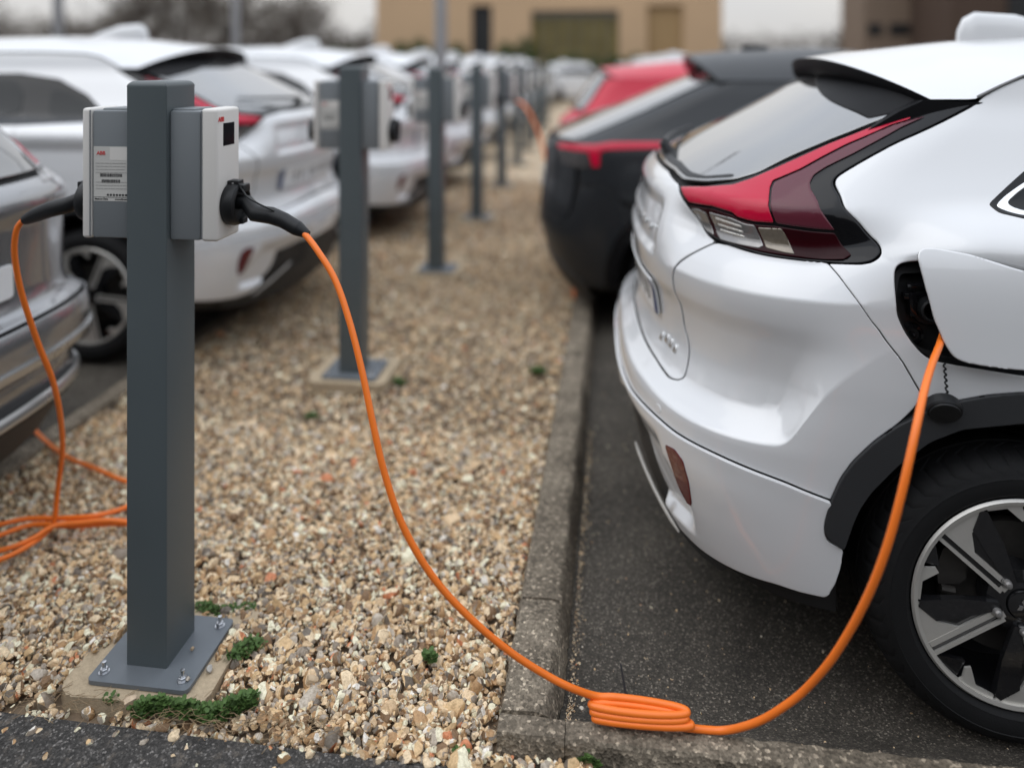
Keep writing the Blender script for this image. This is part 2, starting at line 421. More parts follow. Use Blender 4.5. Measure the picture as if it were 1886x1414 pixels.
# ------------------------------------------------------------------ the white crossover: its surface
GROUND = -0.075
CAR_X, CAR_Y = 0.05, 2.70
_xr = [(.15, .14), (.25, .09), (.35, .05), (.45, .022), (.56, .002), (.65, .006), (.70, .025), (.80, .066), (.88, .068), (.95, .056), (1.05, .06), (1.15, .085), (1.21, .11),
       (1.245, .16), (1.32, .29), (1.40, .45), (1.48, .60), (1.56, .74), (1.62, .84)]
_W = [(.15, .86), (.25, .885), (.35, .90), (.5, .905), (.65, .905), (.8, .90), (.92, .888), (1.02, .875), (1.10, .855), (1.16, .82), (1.22, .775), (1.30, .715), (1.40, .65), (1.475, .602), (1.54, .578), (1.58, .56), (1.62, .54)]
_L = [(.15, .52), (.56, .54), (.9, .52), (1.1, .52), (1.25, .50), (1.4, .44), (1.475, .40), (1.62, .3)]
_n = [(.15, 2.7), (.6, 2.7), (1.0, 2.6), (1.25, 2.5), (1.5, 2.4), (1.62, 2.4)]
A = Shape(_xr, _W, _L, _n)

_gs, _gz = np.meshgrid(np.arange(.01, 2.4, .005), np.arange(.16, 1.56, .005), indexing='ij')
def _solver(shape):
    p = shape.P(-_gs.ravel(), _gz.ravel()); nn = shape.N(-_gs.ravel(), _gz.ravel())
    wpt = p + np.array([CAR_X, CAR_Y, GROUND]); view = wpt - np.array([0, 0, CAM_H]); vis = (view * nn).sum(1) < 0
    u, v = project(wpt[vis]); return np.stack([_gs.ravel()[vis], _gz.ravel()[vis]], 1), np.stack([u, v], 1)
def on_car(pts, shape=None, grid=[None, None]):
    """(s, height) on the near flank of the white car for outline points measured in the photograph"""
    if grid[0] is not shape or grid[0] is None: grid[0] = shape; grid[1] = _solver(shape or A)
    sz, uv = grid[1]; out = []
    for q in pts:
        d = ((uv - np.array(q)) ** 2).sum(1); k = np.argpartition(d, 12)[:12]
        if d[k].min() < 40:
            w_ = np.linalg.lstsq(np.c_[uv[k] - np.array(q), np.ones(len(k))], sz[k], rcond=None)[0][2]
            if np.abs(w_ - sz[k].mean(0)).max() > .02: w_ = sz[d.argmin()]
        else: w_ = sz[d.argmin()]
        out.append((float(w_[0]), float(w_[1])))
    return out
C1p = on_car([(1163, 660), (1181, 690), (1206, 721), (1232, 746), (1272, 773), (1330, 798), (1375, 811), (1410, 818), (1437, 819), (1462, 803), (1507, 745), (1551, 703), (1611, 662), (1675, 636)], A)
_z0 = .690
C1p = [(0, .686)] + [(q[0], q[1]) for q in C1p] + [(1.20, .952), (1.34, .962), (1.50, .94), (1.66, .86)]
C1 = [tuple(p)[:2] for p in catmull([(a, b, 0) for a, b in C1p], 8)]
C1 = [(C1[max(i - 1, 0)][0] * .25 + C1[i][0] * .5 + C1[min(i + 1, len(C1) - 1)][0] * .25, C1[max(i - 1, 0)][1] * .25 + C1[i][1] * .5 + C1[min(i + 1, len(C1) - 1)][1] * .25) for i in range(len(C1))]
C2 = on_car([(1163, 714), (1186, 742), (1213, 768), (1244, 794), (1272, 811), (1330, 839), (1430, 880), (1480, 901), (1530, 920)], A)
C2 = [tuple(p)[:2] for p in catmull([(a, b, 0) for a, b in C2], 5)]
for _ in range(3): C2 = [C2[0]] + [((C2[i - 1][0] + 2 * C2[i][0] + C2[i + 1][0]) / 4, (C2[i - 1][1] + 2 * C2[i][1] + C2[i + 1][1]) / 4) for i in range(1, len(C2) - 1)] + [C2[-1]]
C1A = np.array(C1)
_ref = on_car([(1225, 818), (1272, 895), (1276, 932)], A)
def c1_dist(s, z):
    P_ = np.stack([np.minimum(s, 1.66), z], 1); d = np.full(len(P_), 9.)
    for i in range(len(C1A) - 1):
        a = C1A[i]; ab = C1A[i + 1] - a; t = np.clip(((P_ - a) @ ab) / (ab @ ab + 1e-12), 0, 1); q = a + t[:, None] * ab; d = np.minimum(d, np.hypot(*(P_ - q).T))
    return d * np.sign(z - np.interp(np.minimum(s, 1.66), C1A[:, 0], C1A[:, 1]))
def dispA(s, z):
    sh = np.broadcast(s, z).shape; s = np.broadcast_to(s, sh).ravel(); z = np.broadcast_to(z, sh).ravel()
    d1 = c1_dist(s, z)
    amp = np.interp(s, [0, .3, .45, .70, .80, .92, 1.05, 1.2, 1.5], [.018, .038, .050, .053, .042, .018, .009, .004, .0])
    amp = amp * (1 - sm((s - 1.0) / .5))
    D = np.interp(s, [0, .40, .72, .90, 1.1], [.055, .07, .078, .15, .17])
    t = np.clip(d1 / D, 0, 1); rise = 1 - (1 - t) ** np.interp(s, [.7, .9], [1.45, 2.2])
    fall = 1 - sm((z - .79) / (1.03 - .79))
    d = -amp * rise * fall
    k = 1 - sm((s - .80) / .35)                      # shoulder below the lamp leans in above its crease
    d = d - .50 * k * np.clip(z - 1.012, 0, .11) * sm((s - .36) / .10) * (1 - sm((z - 1.14) / .08))
    h = np.interp(s, [1.0, 1.10, 1.33, 3.0], [.02, .03, .075, .08]); q = sm((s - 1.02) / .22)
    d = d + .042 * q * sm((z - (1.130 - h)) / h) * (1 - sm((z - 1.130) / .12))     # undercut below the shoulder line
    d = d - .018 * (1 - sm((s - .29) / .06)) * sm((z - 1.005) / .03) * (1 - sm((z - 1.14) / .05))
    sr = np.interp(z, [.36, .42, .53], [_ref[2][0], _ref[1][0], _ref[0][0]])
    d = d - .030 * sm((sr - .005 - s) / .05) * sm((z - .352) / .02) * (1 - sm((z - .50) / .09)) * sm((s - .1) / .1)
    return d.reshape(sh)
CREASE = [C1[:-1], [(a, b + .006) for a, b in C1[:-1]], [(a, b - .006) for a, b in C1[:-1]], [(a / 50, 1.019) for a in range(22, 50)], [(a / 50, 1.005) for a in range(22, 50)], [(a / 50, 1.012) for a in range(20, 60)], [(a / 50, 1.130) for a in range(52, 75)]]
A.disp = dispA
TX = lambda pts: on_car(pts, A)
def mir(half):
    """close a half outline (centre top ... centre bottom) over the centre line"""
    return [p for p in half] + [(-p[0], p[1]) for p in half[::-1] if p[0] > 1e-6]
WX, WZ, WY = .905, .340, .885
def grow(px, k): return [(943 + (a - 943) / k, 120 + (b - 120) / k) for a, b in px]

def arc_xz(cx, cz, r, a0, a1, n=18): return [(cx + r * math.cos(R(a)), cz + r * math.sin(R(a))) for a in np.linspace(a0, a1, n)]
OUT_PX = [(1532, 915), (1548, 880), (1575, 845), (1610, 812), (1650, 783), (1700, 757), (1760, 738), (1820, 727), (1884, 722)]
INN_PX = [(1553, 1012), (1571, 961), (1603, 905), (1651, 857), (1711, 812), (1771, 789), (1884, 778)]
_a = TX(OUT_PX); _i = TX(INN_PX)
def _xzof(o): p = A.base(np.array([q[0] for q in o]), np.array([q[1] for q in o])); return [(float(a[0]), float(a[2])) for a in p]
OUT = _xzof(TX([(1519, 985), (1520, 955), (1524, 935)]) + _a); INN = _xzof(_i)
OUT_R = [(2 * WX - x, z) for x, z in OUT[::-1]][1:]; INN_R = [(2 * WX - x, z) for x, z in INN[::-1]][1:]
CLAD = OUT + OUT_R + [(2 * WX - x, z) for x, z in _xzof(TX([(1535, 1003), (1553, 1012)]))] + INN_R[::-1][0:0] + (INN_R[::-1])[:] + INN[::-1] + _xzof(TX([(1535, 1003)]))
CLAD = OUT + OUT_R + [(2 * WX - INN[0][0], INN[0][1])] + INN_R[::-1] + INN[::-1]
DW = 2.665
def shiftx(l, d): return [(x + d, z) for x, z in l]

def wheel_parts(parent, name='wheel', side=-1, loc=(0, 0, 0), light=False):
    e = empty(name, loc, 0 if side < 0 else math.pi); e.parent = parent
    T = Matrix(((1, 0, 0, 0), (0, 0, -1, 0), (0, 1, 0, 0), (0, 0, 0, 1)))   # wheel face (x, y) -> (x, z), outwards -> -y
    ty = MB(); n = 288; prof = [(.243, -.020), (.247, -.006), (.256, .002), (.2575, .0035), (.262, .004), (.268, .0055), (.285, .0062), (.292, .0052), (.2935, .0066), (.296, .0046), (.303, .002), (.318, -.008), (.329, -.022), (.335, -.036), (.338, -.055), (.340, -.075), (.340, -.078), (.335, -.079), (.335, -.086), (.340, -.087), (.340, -.135), (.335, -.136), (.335, -.143), (.340, -.144), (.338, -.175), (.329, -.205), (.303, -.225), (.243, -.205)]
    vs = []; 
    for j, (r, h) in enumerate(prof):
        for k in range(n):
            t = 2 * math.pi * (k + (.5 if 0 else 0) + (j * .35 if 10 < j < 15 else 0)) / n; rr = r
            if (k % 6 == 0) and (11 <= j <= 14 or 23 <= j <= 24): rr -= .004
            vs.append((rr * math.cos(t), rr * math.sin(t), h))
    fs = [(i * n + k, i * n + (k + 1) % n, (i + 1) * n + (k + 1) % n, (i + 1) * n + k) for i in range(len(prof) - 1) for k in range(n)]
    ty.add([T @ Vector(v) for v in vs], fs, True); ty.build('tyre', M['rubber'], e, 28)
    rb = MB(); rb.lathe([(.242, -.016), (.244, -.006), (.238, -.002), (.234, -.004), (.230, -.014), (.226, -.03), (.222, -.19), (.238, -.20)], (0, 0, 0), (0, -1, 0), 96)
    rim = rb.build('rim', M['wheel_black'], e)
    lip = MB(); lip.lathe([(.2415, -.0135), (.2435, -.0055), (.2385, -.0005), (.2295, -.0025), (.2290, -.012)], (0, 0, 0), (0, -1, 0), 96); lip.build('rim_lip', M['alloy'], e)
    def pol(r, a): return (r * math.cos(R(a)), r * math.sin(R(a)))
    blk = MB(); slv = MB(); pit = MB()
    for k in range(5):
        a = 72 * k - 4.3 + 72
        # black body of the spoke: wide wedge that narrows to the hub
        body = [pol(.234, a + 4), pol(.234, a - 3), pol(.234, a - 12), pol(.233, a - 22), pol(.231, a - 29), pol(.125, a - 30), pol(.052, a - 32), pol(.050, a + 2), pol(.09, a + 5), pol(.16, a + 4.5)]
        blk.prism(body, .016, T @ Matrix.Translation((0, 0, -.030)))
        # facet blade, raised towards the hub
        f = [pol(.228, a - 26), pol(.222, a - 29.5), pol(.14, a - 33), pol(.052, a - 34), pol(.052, a - 14), pol(.13, a - 15), pol(.195, a - 16)]
        blk.prism(f, .012, T @ Matrix.Translation((0, 0, -.018)))
        # machined faces
        def rail(o0, o1, r0, r1):
            d = Vector((math.cos(R(a)), math.sin(R(a)))); p = Vector((-d.y, d.x))
            return [d * r0 + p * o0, d * r1 + p * o0, d * r1 + p * o1, d * r0 + p * o1]
        slv.prism([tuple(q) for q in rail(.0148, .0068, .052, .232)], .006, T @ Matrix.Translation((0, 0, -.0135)))
        slv.prism([tuple(q) for q in rail(-.0052, -.0178, .048, .228)], .006, T @ Matrix.Translation((0, 0, -.0135)))
        slv.prism([tuple(q) for q in rail(.0068, -.0058, .046, .058)], .0055, T @ Matrix.Translation((0, 0, -.0133)))
        d = Vector((math.cos(R(a)), math.sin(R(a)))); p = Vector((-d.y, d.x)); q0 = d * .228 - p * .0172; q1 = d * .150 - p * .0172
        slv.prism([tuple(q0), pol(.2345, a - 6), pol(.2345, a - 12), pol(.2345, a - 20), pol(.232, a - 29), pol(.214, a - 26.5), pol(.190, a - 14.5), tuple(q1)], .0056, T @ Matrix.Translation((0, 0, -.0137)))
        # the thin arc and the small fang on the other side of the window
        slv.prism([pol(.2345, a + 21), pol(.2345, a + 25), pol(.2345, a + 31), pol(.2345, a + 38), pol(.2345, a + 42), pol(.222, a + 42), pol(.220, a + 31), pol(.190, a + 22.5), pol(.200, a + 20), pol(.222, a + 22.5)], .0056, T @ Matrix.Translation((0, 0, -.0139)))
        blk.prism([pol(.234, a + 4), pol(.234, a + 12), pol(.234, a + 21), pol(.190, a + 19), pol(.215, a + 9)], .012, T @ Matrix.Translation((0, 0, -.028)))
    blk.build('spokes', M['wheel_black'], e); slv.build('machined_faces', M['alloy'], e)
    hub = MB(); hub.lathe([(.078, -.06), (.072, -.022), (.050, -.012), (.036, -.010), (.0335, -.014), (.0325, -.006), (.030, -.0045), (.0001, -.004)], (0, 0, 0), (0, -1, 0), 40); hub.build('hub', M['wheel_black'], e)
    cap = MB()
    for a in (90, 210, 330):   # emblem of three rhombs meeting at one point
        cap.prism([pol(.0005, a), pol(.0105, a + 30), pol(.0182, a), pol(.0105, a - 30)], .002, T @ Matrix.Translation((0, 0, -.0042)))
    cap.build('emblem', M['chrome'], e)
    if not light:
        for k in range(5):
            c = pol(.060, 127 + 72 * k - 1); nb = MB()
            nb.lathe([(.0135, -.03), (.0135, -.008), (.012, -.006)], (c[0], 0, c[1]), (0, -1, 0), 20)
            nb.build('nut_seat', M['wheel_black'], e)
            nb = MB(); nb.lathe([(.0095, -.03), (.0095, -.004), (.0085, 0), (.0085, .002), (.006, .0065), (.0001, .0078)], (c[0], 0, c[1]), (0, -1, 0), 12); nb.build('wheel_nut', M['steel'], e, 25)
    dk = MB(); dk.lathe([(.07, -.07), (.155, -.07), (.157, -.075), (.157, -.09), (.07, -.09)], (0, 0, 0), (0, -1, 0), 64); dk.lathe([(.0001, -.045), (.07, -.05), (.072, -.09)], (0, 0, 0), (0, -1, 0), 40)
    dk.build('brake_disc', M['disc'], e)
    cl = MB(); cl.prism([pol(.165, 138), pol(.178, 150), pol(.175, 165), pol(.165, 178), pol(.12, 176), pol(.105, 168), pol(.118, 150)], .035, T @ Matrix.Translation((0, 0, -.085))); cl.tube([T @ Vector((*pol(.13, 183), -.05)), T @ Vector((*pol(.16, 181), -.05))], .009, 8)
    cl.build('brake_caliper', M['disc'], e)
    bk = MB(); bk.lathe([(.225, -.15), (.0001, -.15)], (0, 0, 0), (0, -1, 0), 40); bk.build('backing_plate', M['shell'], e)
    return e

def build_carA(name, label, group=None):
    t = empty(name); tag(t, label, 'car', group)
    P = lambda n, o, m, **k: both(n, A, o, m, t, **k)
    # dark inner body behind the seams
    sh = [(0, .26), (3.85, .26), (3.95, .98), (3.0, 1.03), (2.2, 1.46), (1.0, 1.46), (.6, 1.50), (0, 1.54)]
    arch = A.xz([(WX - .40, .2), (WX - .40, .42)] + arc_xz(WX, WZ, .42, 165, 15) + [(WX + .40, .2)])
    arch2 = [(a + DW, b) for a, b in arch]
    hole_f = TX([(1666, 500), (1660, 560), (1672, 600), (1700, 645), (1760, 665)]) + [(1.40, .89), (1.42, .98), (1.36, 1.075), (1.15, 1.09)]
    both('inner_body', A, sh, M['shell'], t, off=-.034, thick=.001, sp=.035, holes=[[(a, b) for a, b in arch], arch2, hole_f], curl=0)
    # bumper
    half = [(0, .735)] + TX([(1190, 654), (1213, 689), (1226, 692), (1235, 683), (1236, 600), (1237, 510), (1247, 483), (1294, 433), (1320, 437), (1390, 456), (1471, 468), (1528, 476), (1534, 488), (1548, 507), (1620, 610), (1698, 730)]) \
        + [_a[4], _a[3], _a[2], _a[1]] + TX([(1531, 917)]) + [(s, z) for s, z in C2[::-1]] + [(0, C2[0][1])]
    gapx = half; rb = panel('rear_bumper', A, mir(half), M['white'], t, sp=.012, lines=CREASE + [[(-a, b) for a, b in l] for l in CREASE])
    half = [(0, C2[0][1] - .0025)] + [(s, z - .0025) for s, z in C2] + TX([(1527, 940), (1520, 955), (1517, 975), (1522, 994), (1535, 1003), (1553, 1010), (1548, 1045), (1538, 1075), (1522, 1100), (1475, 1090), (1430, 1075), (1340, 1042), (1290, 1010), (1255, 975), (1225, 925), (1205, 885), (1190, 845), (1178, 800)]) + [(.2, .50), (0, .50)]
    c2s = [0] + [q[0] for q in C2] + [3]; c2z = [C2[0][1]] + [q[1] for q in C2] + [C2[-1][1]]
    lipf = lambda V: .0095 * np.exp(-((np.interp(np.abs(V[:, 0]), c2s, c2z) - V[:, 1]) / .020) ** 2) + .002
    panel('lower_bumper', A, mir(half), M['white'], t, sp=.013, offf=lipf)
    P('reflector', TX([(1226, 817), (1244, 826), (1260, 848), (1270, 885), (1276, 931), (1265, 925), (1250, 892), (1236, 850)]), M['lamp_deep_ref'], off=.005, sp=.01, thick=.006)
    P('parking_sensor', [(q[0] + .012 * math.cos(R(a)), q[1] + .012 * math.sin(R(a))) for q in TX([(1212, 752)]) for a in range(0, 360, 20)], M['white'], off=.002, sp=.006, thick=.003)
    panel('diffuser', A, mir([(0, .56)] + [(.35, .55), (.45, .44), (.56, .36), (.62, .32), (.55, .25), (.3, .21), (0, .20)]), M['trim'], t, off=-.018, sp=.03)
    for sd_ in (1, -1):
        ss = list(np.linspace(.27, .45, 10)); zz = list(np.linspace(.415, .298, 10)); pp = A.base(np.array([sd_ * q for q in ss]), np.array(zz)); pn = A.norm(np.array([sd_ * q for q in ss]), np.array(zz), A.base)
        sk = MB(); sk.tube([Vector(pp[k] + pn[k] * .002) for k in range(10)], [.003] + [.006] * 8 + [.003], 8); sk.build('skid_strip', M['dull_strip'], t)
    # tailgate and its glass
    half = [(0, 1.235), (.22, 1.235)] + TX([(1250, 340), (1253, 368), (1264, 401), (1276, 419), (1291, 430), (1244.5, 480), (1234.5, 509), (1233, 600), (1233, 680), (1226, 689), (1214, 686), (1190, 650)]) + [(0, .745)]
    panel('tailgate', A, mir(half), M['white'], t, sp=.014)
    half = [(0, 1.242), (.25, 1.242)] + TX([(1258, 330), (1300, 334), (1355, 330), (1398, 317), (1450, 290), (1530, 256), (1603, 227)]) + [(.70, 1.45), (.55, 1.50), (0, 1.58)]
    gl = panel('rear_glass', A, mir(half), M['rear_glass'], t, sp=.02, off=.002)
    both('painted_spoiler_reflection', A, TX([(1500, 140), (1507, 166), (1530, 188), (1575, 208), (1600, 220), (1632, 213), (1665, 205), (1692, 198)]) + [(.72, 1.47), (.6, 1.52), (.3, 1.56)], M['spoiler'], t, sp=.02, off=.0045, thick=.002, rnd=.02)  # black sheet painting the spoiler's dark reflection onto the glass
    fr = [(.0, 1.248), (.24, 1.248)] + TX([(1266, 327), (1300, 330), (1352, 327)]) + TX([(1352, 321), (1300, 325), (1275, 318)]) + [(.23, 1.262), (0, 1.262)]
    panel('glass_frame', A, mir(fr), M['trim'], t, sp=.015, off=.004, thick=.003)
    # number plate, letters and badge of the tailgate
    pl = panel('number_plate', A, [(-.29, .815), (.29, .815), (.29, .925), (-.29, .925)], M['plate'], t, off=.012, sp=.03, thick=.006)
    panel('country_band', A, [(-.289, .816), (-.262, .816), (-.262, .924), (-.289, .924)], M['plate_blue'], pl, off=.0135, sp=.03, thick=.001)
    panel('country_band', A, [(.262, .816), (.289, .816), (.289, .924), (.262, .924)], M['plate_blue'], pl, off=.0135, sp=.03, thick=.001)
    for i, (a, wd) in enumerate([(-.23, .03), (-.19, .03), (-.135, .03), (-.095, .03), (-.055, .03), (.0, .03), (.04, .03), (.12, .03), (.17, .03)]):
        panel('plate_mark', A, [(a, .838), (a + wd * .45, .838), (a + wd * .45, .90), (a, .90)], M['ink'], pl, off=.014, sp=.04, thick=.001)
    for i in range(10):
        a = -.27 + i * .06; panel('badge_letter', A, [(a, 1.065), (a + .024, 1.065), (a + .024, 1.071), (a + .008, 1.071), (a + .008, 1.087), (a, 1.087)], M['chrome'], t, off=.008, sp=.03, thick=.006)
    for i, q in enumerate([(1198, 611), (1206, 617), (1212, 625), (1219, 634)]):
        c = TX([q])[0]; w_ = .007
        panel('badge_letter', A, [(c[0] - w_, c[1] - .009), (c[0] - w_ * .3, c[1] - .009), (c[0], c[1]), (c[0] + w_ * .3, c[1] - .009), (c[0] + w_, c[1] - .009), (c[0] + w_ * .6, c[1] + .008), (c[0], c[1] + .010), (c[0] - w_ * .6, c[1] + .008)], M['chrome'], t, off=.005, sp=.01, thick=.005, side=-1, rnd=0)
    # lamps
    L = TX([(1252, 342), (1300, 342), (1355, 334), (1400, 319), (1451, 296), (1531, 262), (1607, 232), (1627, 208), (1690, 200), (1723, 189), (1795, 190), (1651, 260), (1551, 316), (1538, 326), (1533, 336), (1536, 346), (1543, 356), (1583, 408), (1618, 442), (1625, 453), (1625, 465), (1611, 477), (1591, 481), (1560, 479), (1527, 473), (1471, 465), (1390, 453), (1310, 433), (1278, 418), (1266, 400), (1254, 368)])
    for sd_ in (1, -1):
        lp = panel('tail_light', A, L, M['gloss_black'], t, off=.001, sp=.014, side=sd_)
        def lens(n, px, m, o=.0050, sp=.012, rn=.012): return panel(n, A, TX(px), M[m], lp, off=o, sp=sp, thick=.0015, side=sd_, curl=.0006, rnd=rn)
        lens('red_lens', [(1256, 346), (1300, 346), (1352, 342), (1385, 331), (1420, 316), (1480, 289), (1531, 266), (1611, 234), (1660, 215), (1677, 213), (1676, 221), (1640, 232), (1560, 267), (1474, 313), (1446, 325), (1424, 334), (1418, 348), (1417, 372), (1423, 402), (1385, 399), (1354, 392), (1345, 385), (1310, 375), (1264, 367)], 'lamp_red')
        lens('maroon_lens', [(1428, 403), (1421, 372), (1422, 349), (1428, 337), (1448, 328), (1480, 314), (1562, 270), (1640, 235), (1678, 223), (1704, 216), (1660, 236), (1571, 285), (1520, 310), (1499, 324), (1492, 338), (1493, 350), (1507, 374), (1540, 416), (1480, 410)], 'lamp_dark')
        lens('deep_red_lens', [(1262, 371), (1310, 379), (1345, 389), (1354, 396), (1385, 403), (1428, 407), (1540, 420), (1556, 440), (1575, 462), (1560, 472), (1527, 470), (1471, 461), (1390, 449), (1312, 429), (1284, 417), (1270, 398)], 'lamp_deep')
        lens('reversing_lens', [(1299, 382), (1340, 392), (1364, 401), (1384, 404), (1395, 438), (1385, 443), (1340, 436), (1306, 428), (1298, 415)], 'lamp_clear', .0065, .008)
        lens('reversing_lens', [(1263, 376), (1276, 376), (1292, 383), (1290, 398), (1292, 420), (1278, 412), (1270, 398)], 'lamp_clear', .0065, .008)
        lens('smoky_lens', [(1389, 407), (1436, 410), (1443, 418), (1461, 455), (1440, 452), (1400, 442)], 'lamp_amber', .0065, .008)
        for q in range(3): lens('reflector_rib', [(1308, 389 + q * 9), (1356, 403 + q * 8), (1358, 407 + q * 8), (1308, 393 + q * 9)], 'alloy', .0080, .01)
    # flanks
    q_win = A.xz([(.885, 1.235), (.90, 1.215), (.96, 1.198), (1.27, 1.180), (1.345, 1.40), (1.22, 1.385), (1.08, 1.335)])
    DLO = A.xz([(.885, 1.235), (.90, 1.212), (.96, 1.195), (1.3, 1.172), (2.2, 1.145), (2.88, 1.078), (2.94, 1.09), (2.45, 1.37), (2.25, 1.452), (1.5, 1.456), (1.25, 1.425), (1.05, 1.345)])
    rdoor = A.xz([(1.44, .34), (1.42, .55), (1.36, .74), (1.30, .82), (1.30, 1.0), (1.33, 1.18), (1.42, 1.43), (1.6, 1.45), (2.12, 1.455), (2.16, 1.1), (2.16, .34)])
    fdoor = A.xz([(2.172, .34), (2.172, 1.1), (2.132, 1.455), (2.25, 1.45), (2.45, 1.37), (2.92, 1.10), (2.99, 1.05), (3.02, .75), (3.0, .34)])
    body = TX([(1532, 479), (1560, 482), (1591, 485), (1612, 481), (1628, 468), (1628, 452), (1620, 440), (1586, 408), (1547, 356), (1538, 338), (1541, 328), (1553, 319), (1653, 263), (1797, 194)]) + A.xz([(.955, 1.490), (1.01, 1.520), (1.06, 1.540), (1.15, 1.555), (1.4, 1.565), (2.0, 1.565), (2.25, 1.54), (2.5, 1.40), (3.02, 1.06), (3.4, 1.02), (4.0, .96), (4.3, .86), (4.40, .70), (4.40, .5), (4.3, .30), (WX + DW + .47, .30)]) \
        + A.xz(shiftx([(2 * WX - x, z) for x, z in OUT][:1] + OUT_R[::-1][:0], DW)) 
    arcR = A.xz(shiftx((OUT + OUT_R)[::-1], DW)); arcL = A.xz(OUT_R[::-1]) + [q for q in _a[::-1] if q[0] > 1.10]
    body = body[:-1] + arcR + A.xz([(WX + DW - .50, .27), (WX + .50, .27)]) + arcL + TX([(1702, 731), (1624, 612), (1551, 508), (1537, 488)])
    flap_hole = TX([(1700, 481), (1672, 481), (1657, 485), (1650, 497), (1650, 540), (1652, 580), (1662, 603), (1682, 634), (1700, 655), (1722, 666), (1760, 673), (1884, 693)]) + [(1.40, .87), (1.425, .90), (1.43, .98), (1.41, 1.06), (1.37, 1.092), (1.20, 1.103)]
    for sd_ in (1, -1):
        b = panel('body_side', A, body, M['white'], t, sp=.016, lines=CREASE, holes=[rdoor, fdoor] + ([flap_hole] if sd_ < 0 else []), side=sd_)
        for nm, o in (('rear_door', rdoor), ('front_door', fdoor)):
            c = np.mean(o, 0); o2 = [tuple(np.array(q) + (c - np.array(q)) / np.linalg.norm(c - np.array(q)) * .005) for q in o]
            d = panel(nm, A, o2, M['white'], t, sp=.03, side=sd_)
            wo = [(1.375, 1.20), (1.46, 1.41), (1.62, 1.428), (2.075, 1.435), (2.11, 1.165)] if nm == 'rear_door' else [(2.19, 1.165), (2.165, 1.435), (2.24, 1.43), (2.44, 1.345), (2.86, 1.10)]
            wn = panel('door_window', A, rounded(A.xz(wo), 1), M['glass'], d, off=.004, sp=.04, side=sd_, thick=.004)
            hx = 1.48 if nm == 'rear_door' else 2.33
            hb = MB(); hp = A.P([sd_ * A.s_of(hx + k * .03, 1.0) for k in range(7)], [1.02] * 7); nn = A.N([sd_ * A.s_of(hx + k * .03, 1.0) for k in range(7)], [1.02] * 7)
            pts = [Vector(hp[k] + nn[k] * [.0, .03, .036, .038, .036, .03, 0][k]) for k in range(7)]; hb.tube(catmull(pts, 4), .011, 8); hb.build('door_handle', M['white'], d)
        both_ = panel('window_band', A, DLO, M['gloss_black'], t, off=.0012, sp=.03, side=sd_, rnd=.02, curl=.0006, thick=.004)
        qc = np.mean(q_win, 0); tr = [tuple(qc + (np.array(q) - qc) * .94) for q in q_win]; ti = [tuple(qc + (np.array(q) - qc) * .78) for q in q_win]
        panel('window_trim', A, rounded(tr, 2), M['chrome'], both_, off=.003, sp=.015, side=sd_, holes=[rounded(ti, 2)], thick=.003, rnd=.012)
        panel('window_pane', A, rounded(ti, 2), M['glass'], both_, off=.0025, sp=.03, side=sd_, thick=.002, rnd=.02)
        panel('wheel_arch_trim', A, A.xz(CLAD), M['trim'], t, off=.010, sp=.016, side=sd_, thick=.03, curl=.004)
        panel('wheel_arch_trim', A, A.xz(shiftx(CLAD, DW)), M['trim'], t, off=.010, sp=.03, side=sd_, thick=.03, curl=.004)
        sl = A.xz([(1.40, .335), (3.10, .335), (3.10, .22), (1.40, .22)]); panel('sill_trim', A, sl, M['trim'], t, off=.006, sp=.06, side=sd_, thick=.02)
        # arch liners
        for wx in (WX, WX + DW):
            ln = MB(); pts = arc_xz(wx, WZ, .405, 188, -8, 30); vs = [(x, sd_ * .865, z) for x, z in pts] + [(x, sd_ * .58, z) for x, z in pts]; m_ = len(pts)
            ln.add(vs, [(i, i + 1, m_ + i + 1, m_ + i) for i in range(m_ - 1)] + [tuple(range(m_, 2 * m_))], True); ln.build('arch_liner', M['shell'], t)
        for wx in (WX, WX + DW): wheel_parts(t, 'wheel', -1 if sd_ < 0 else 1, (wx, sd_ * WY, WZ), light=(wx > 2))
    fc = list(flap_hole); c = np.mean(fc, 0)
    # roof, spoiler
    ze = lambda x: float(np.interp(x, [.60, .93, 1.01, 1.06, 1.15, 1.4, 2.0, 2.2, 2.35, 2.5], [1.482, 1.484, 1.522, 1.543, 1.558, 1.568, 1.568, 1.555, 1.52, 1.47]))
    half_w = lambda x: float(A.W(ze(x))) + .001 - .02 * max(0, x - 2.1)
    zc = lambda x: float(np.interp(x, [.62, .8, 1.1, 1.6, 2.1, 2.5], [1.594, 1.622, 1.656, 1.680, 1.672, 1.60]))
    def roof(u, v):
        av = abs(v); x0 = .655 + .165 * av ** 2.6; x1 = 2.48 - .20 * av ** 2; x = x0 + (x1 - x0) * u
        return (x, v * half_w(x), ze(x) + (zc(x) - ze(x)) * (1 - av ** 2.3))
    us = [0, .004, .01] + list(np.linspace(.03, .28, 22)) + list(np.linspace(.3, 1, 26)); vs_ = list(np.linspace(-1, 1, 49))
    sheet('roof', roof, us, vs_, M['white'], t)
    def spo(u, v):
        av = abs(v); x0 = .655 + .165 * av ** 2.6; x, y, z = roof(0, v)
        prof = [(0, -.001), (.004, -.030), (.016, -.050), (.07, -.085), (.20, -.135)][u]
        return (x + prof[0], y * .995, z + prof[1] * (1 - .35 * av ** 3))
    nv = list(np.linspace(-1, 1, 49)); V = [spo(i, v) for i in range(5) for v in nv]; F = [(i * 49 + j, i * 49 + j + 1, (i + 1) * 49 + j + 1, (i + 1) * 49 + j) for i in range(4) for j in range(48)]
    mb = MB(); mb.add(V, F, True)
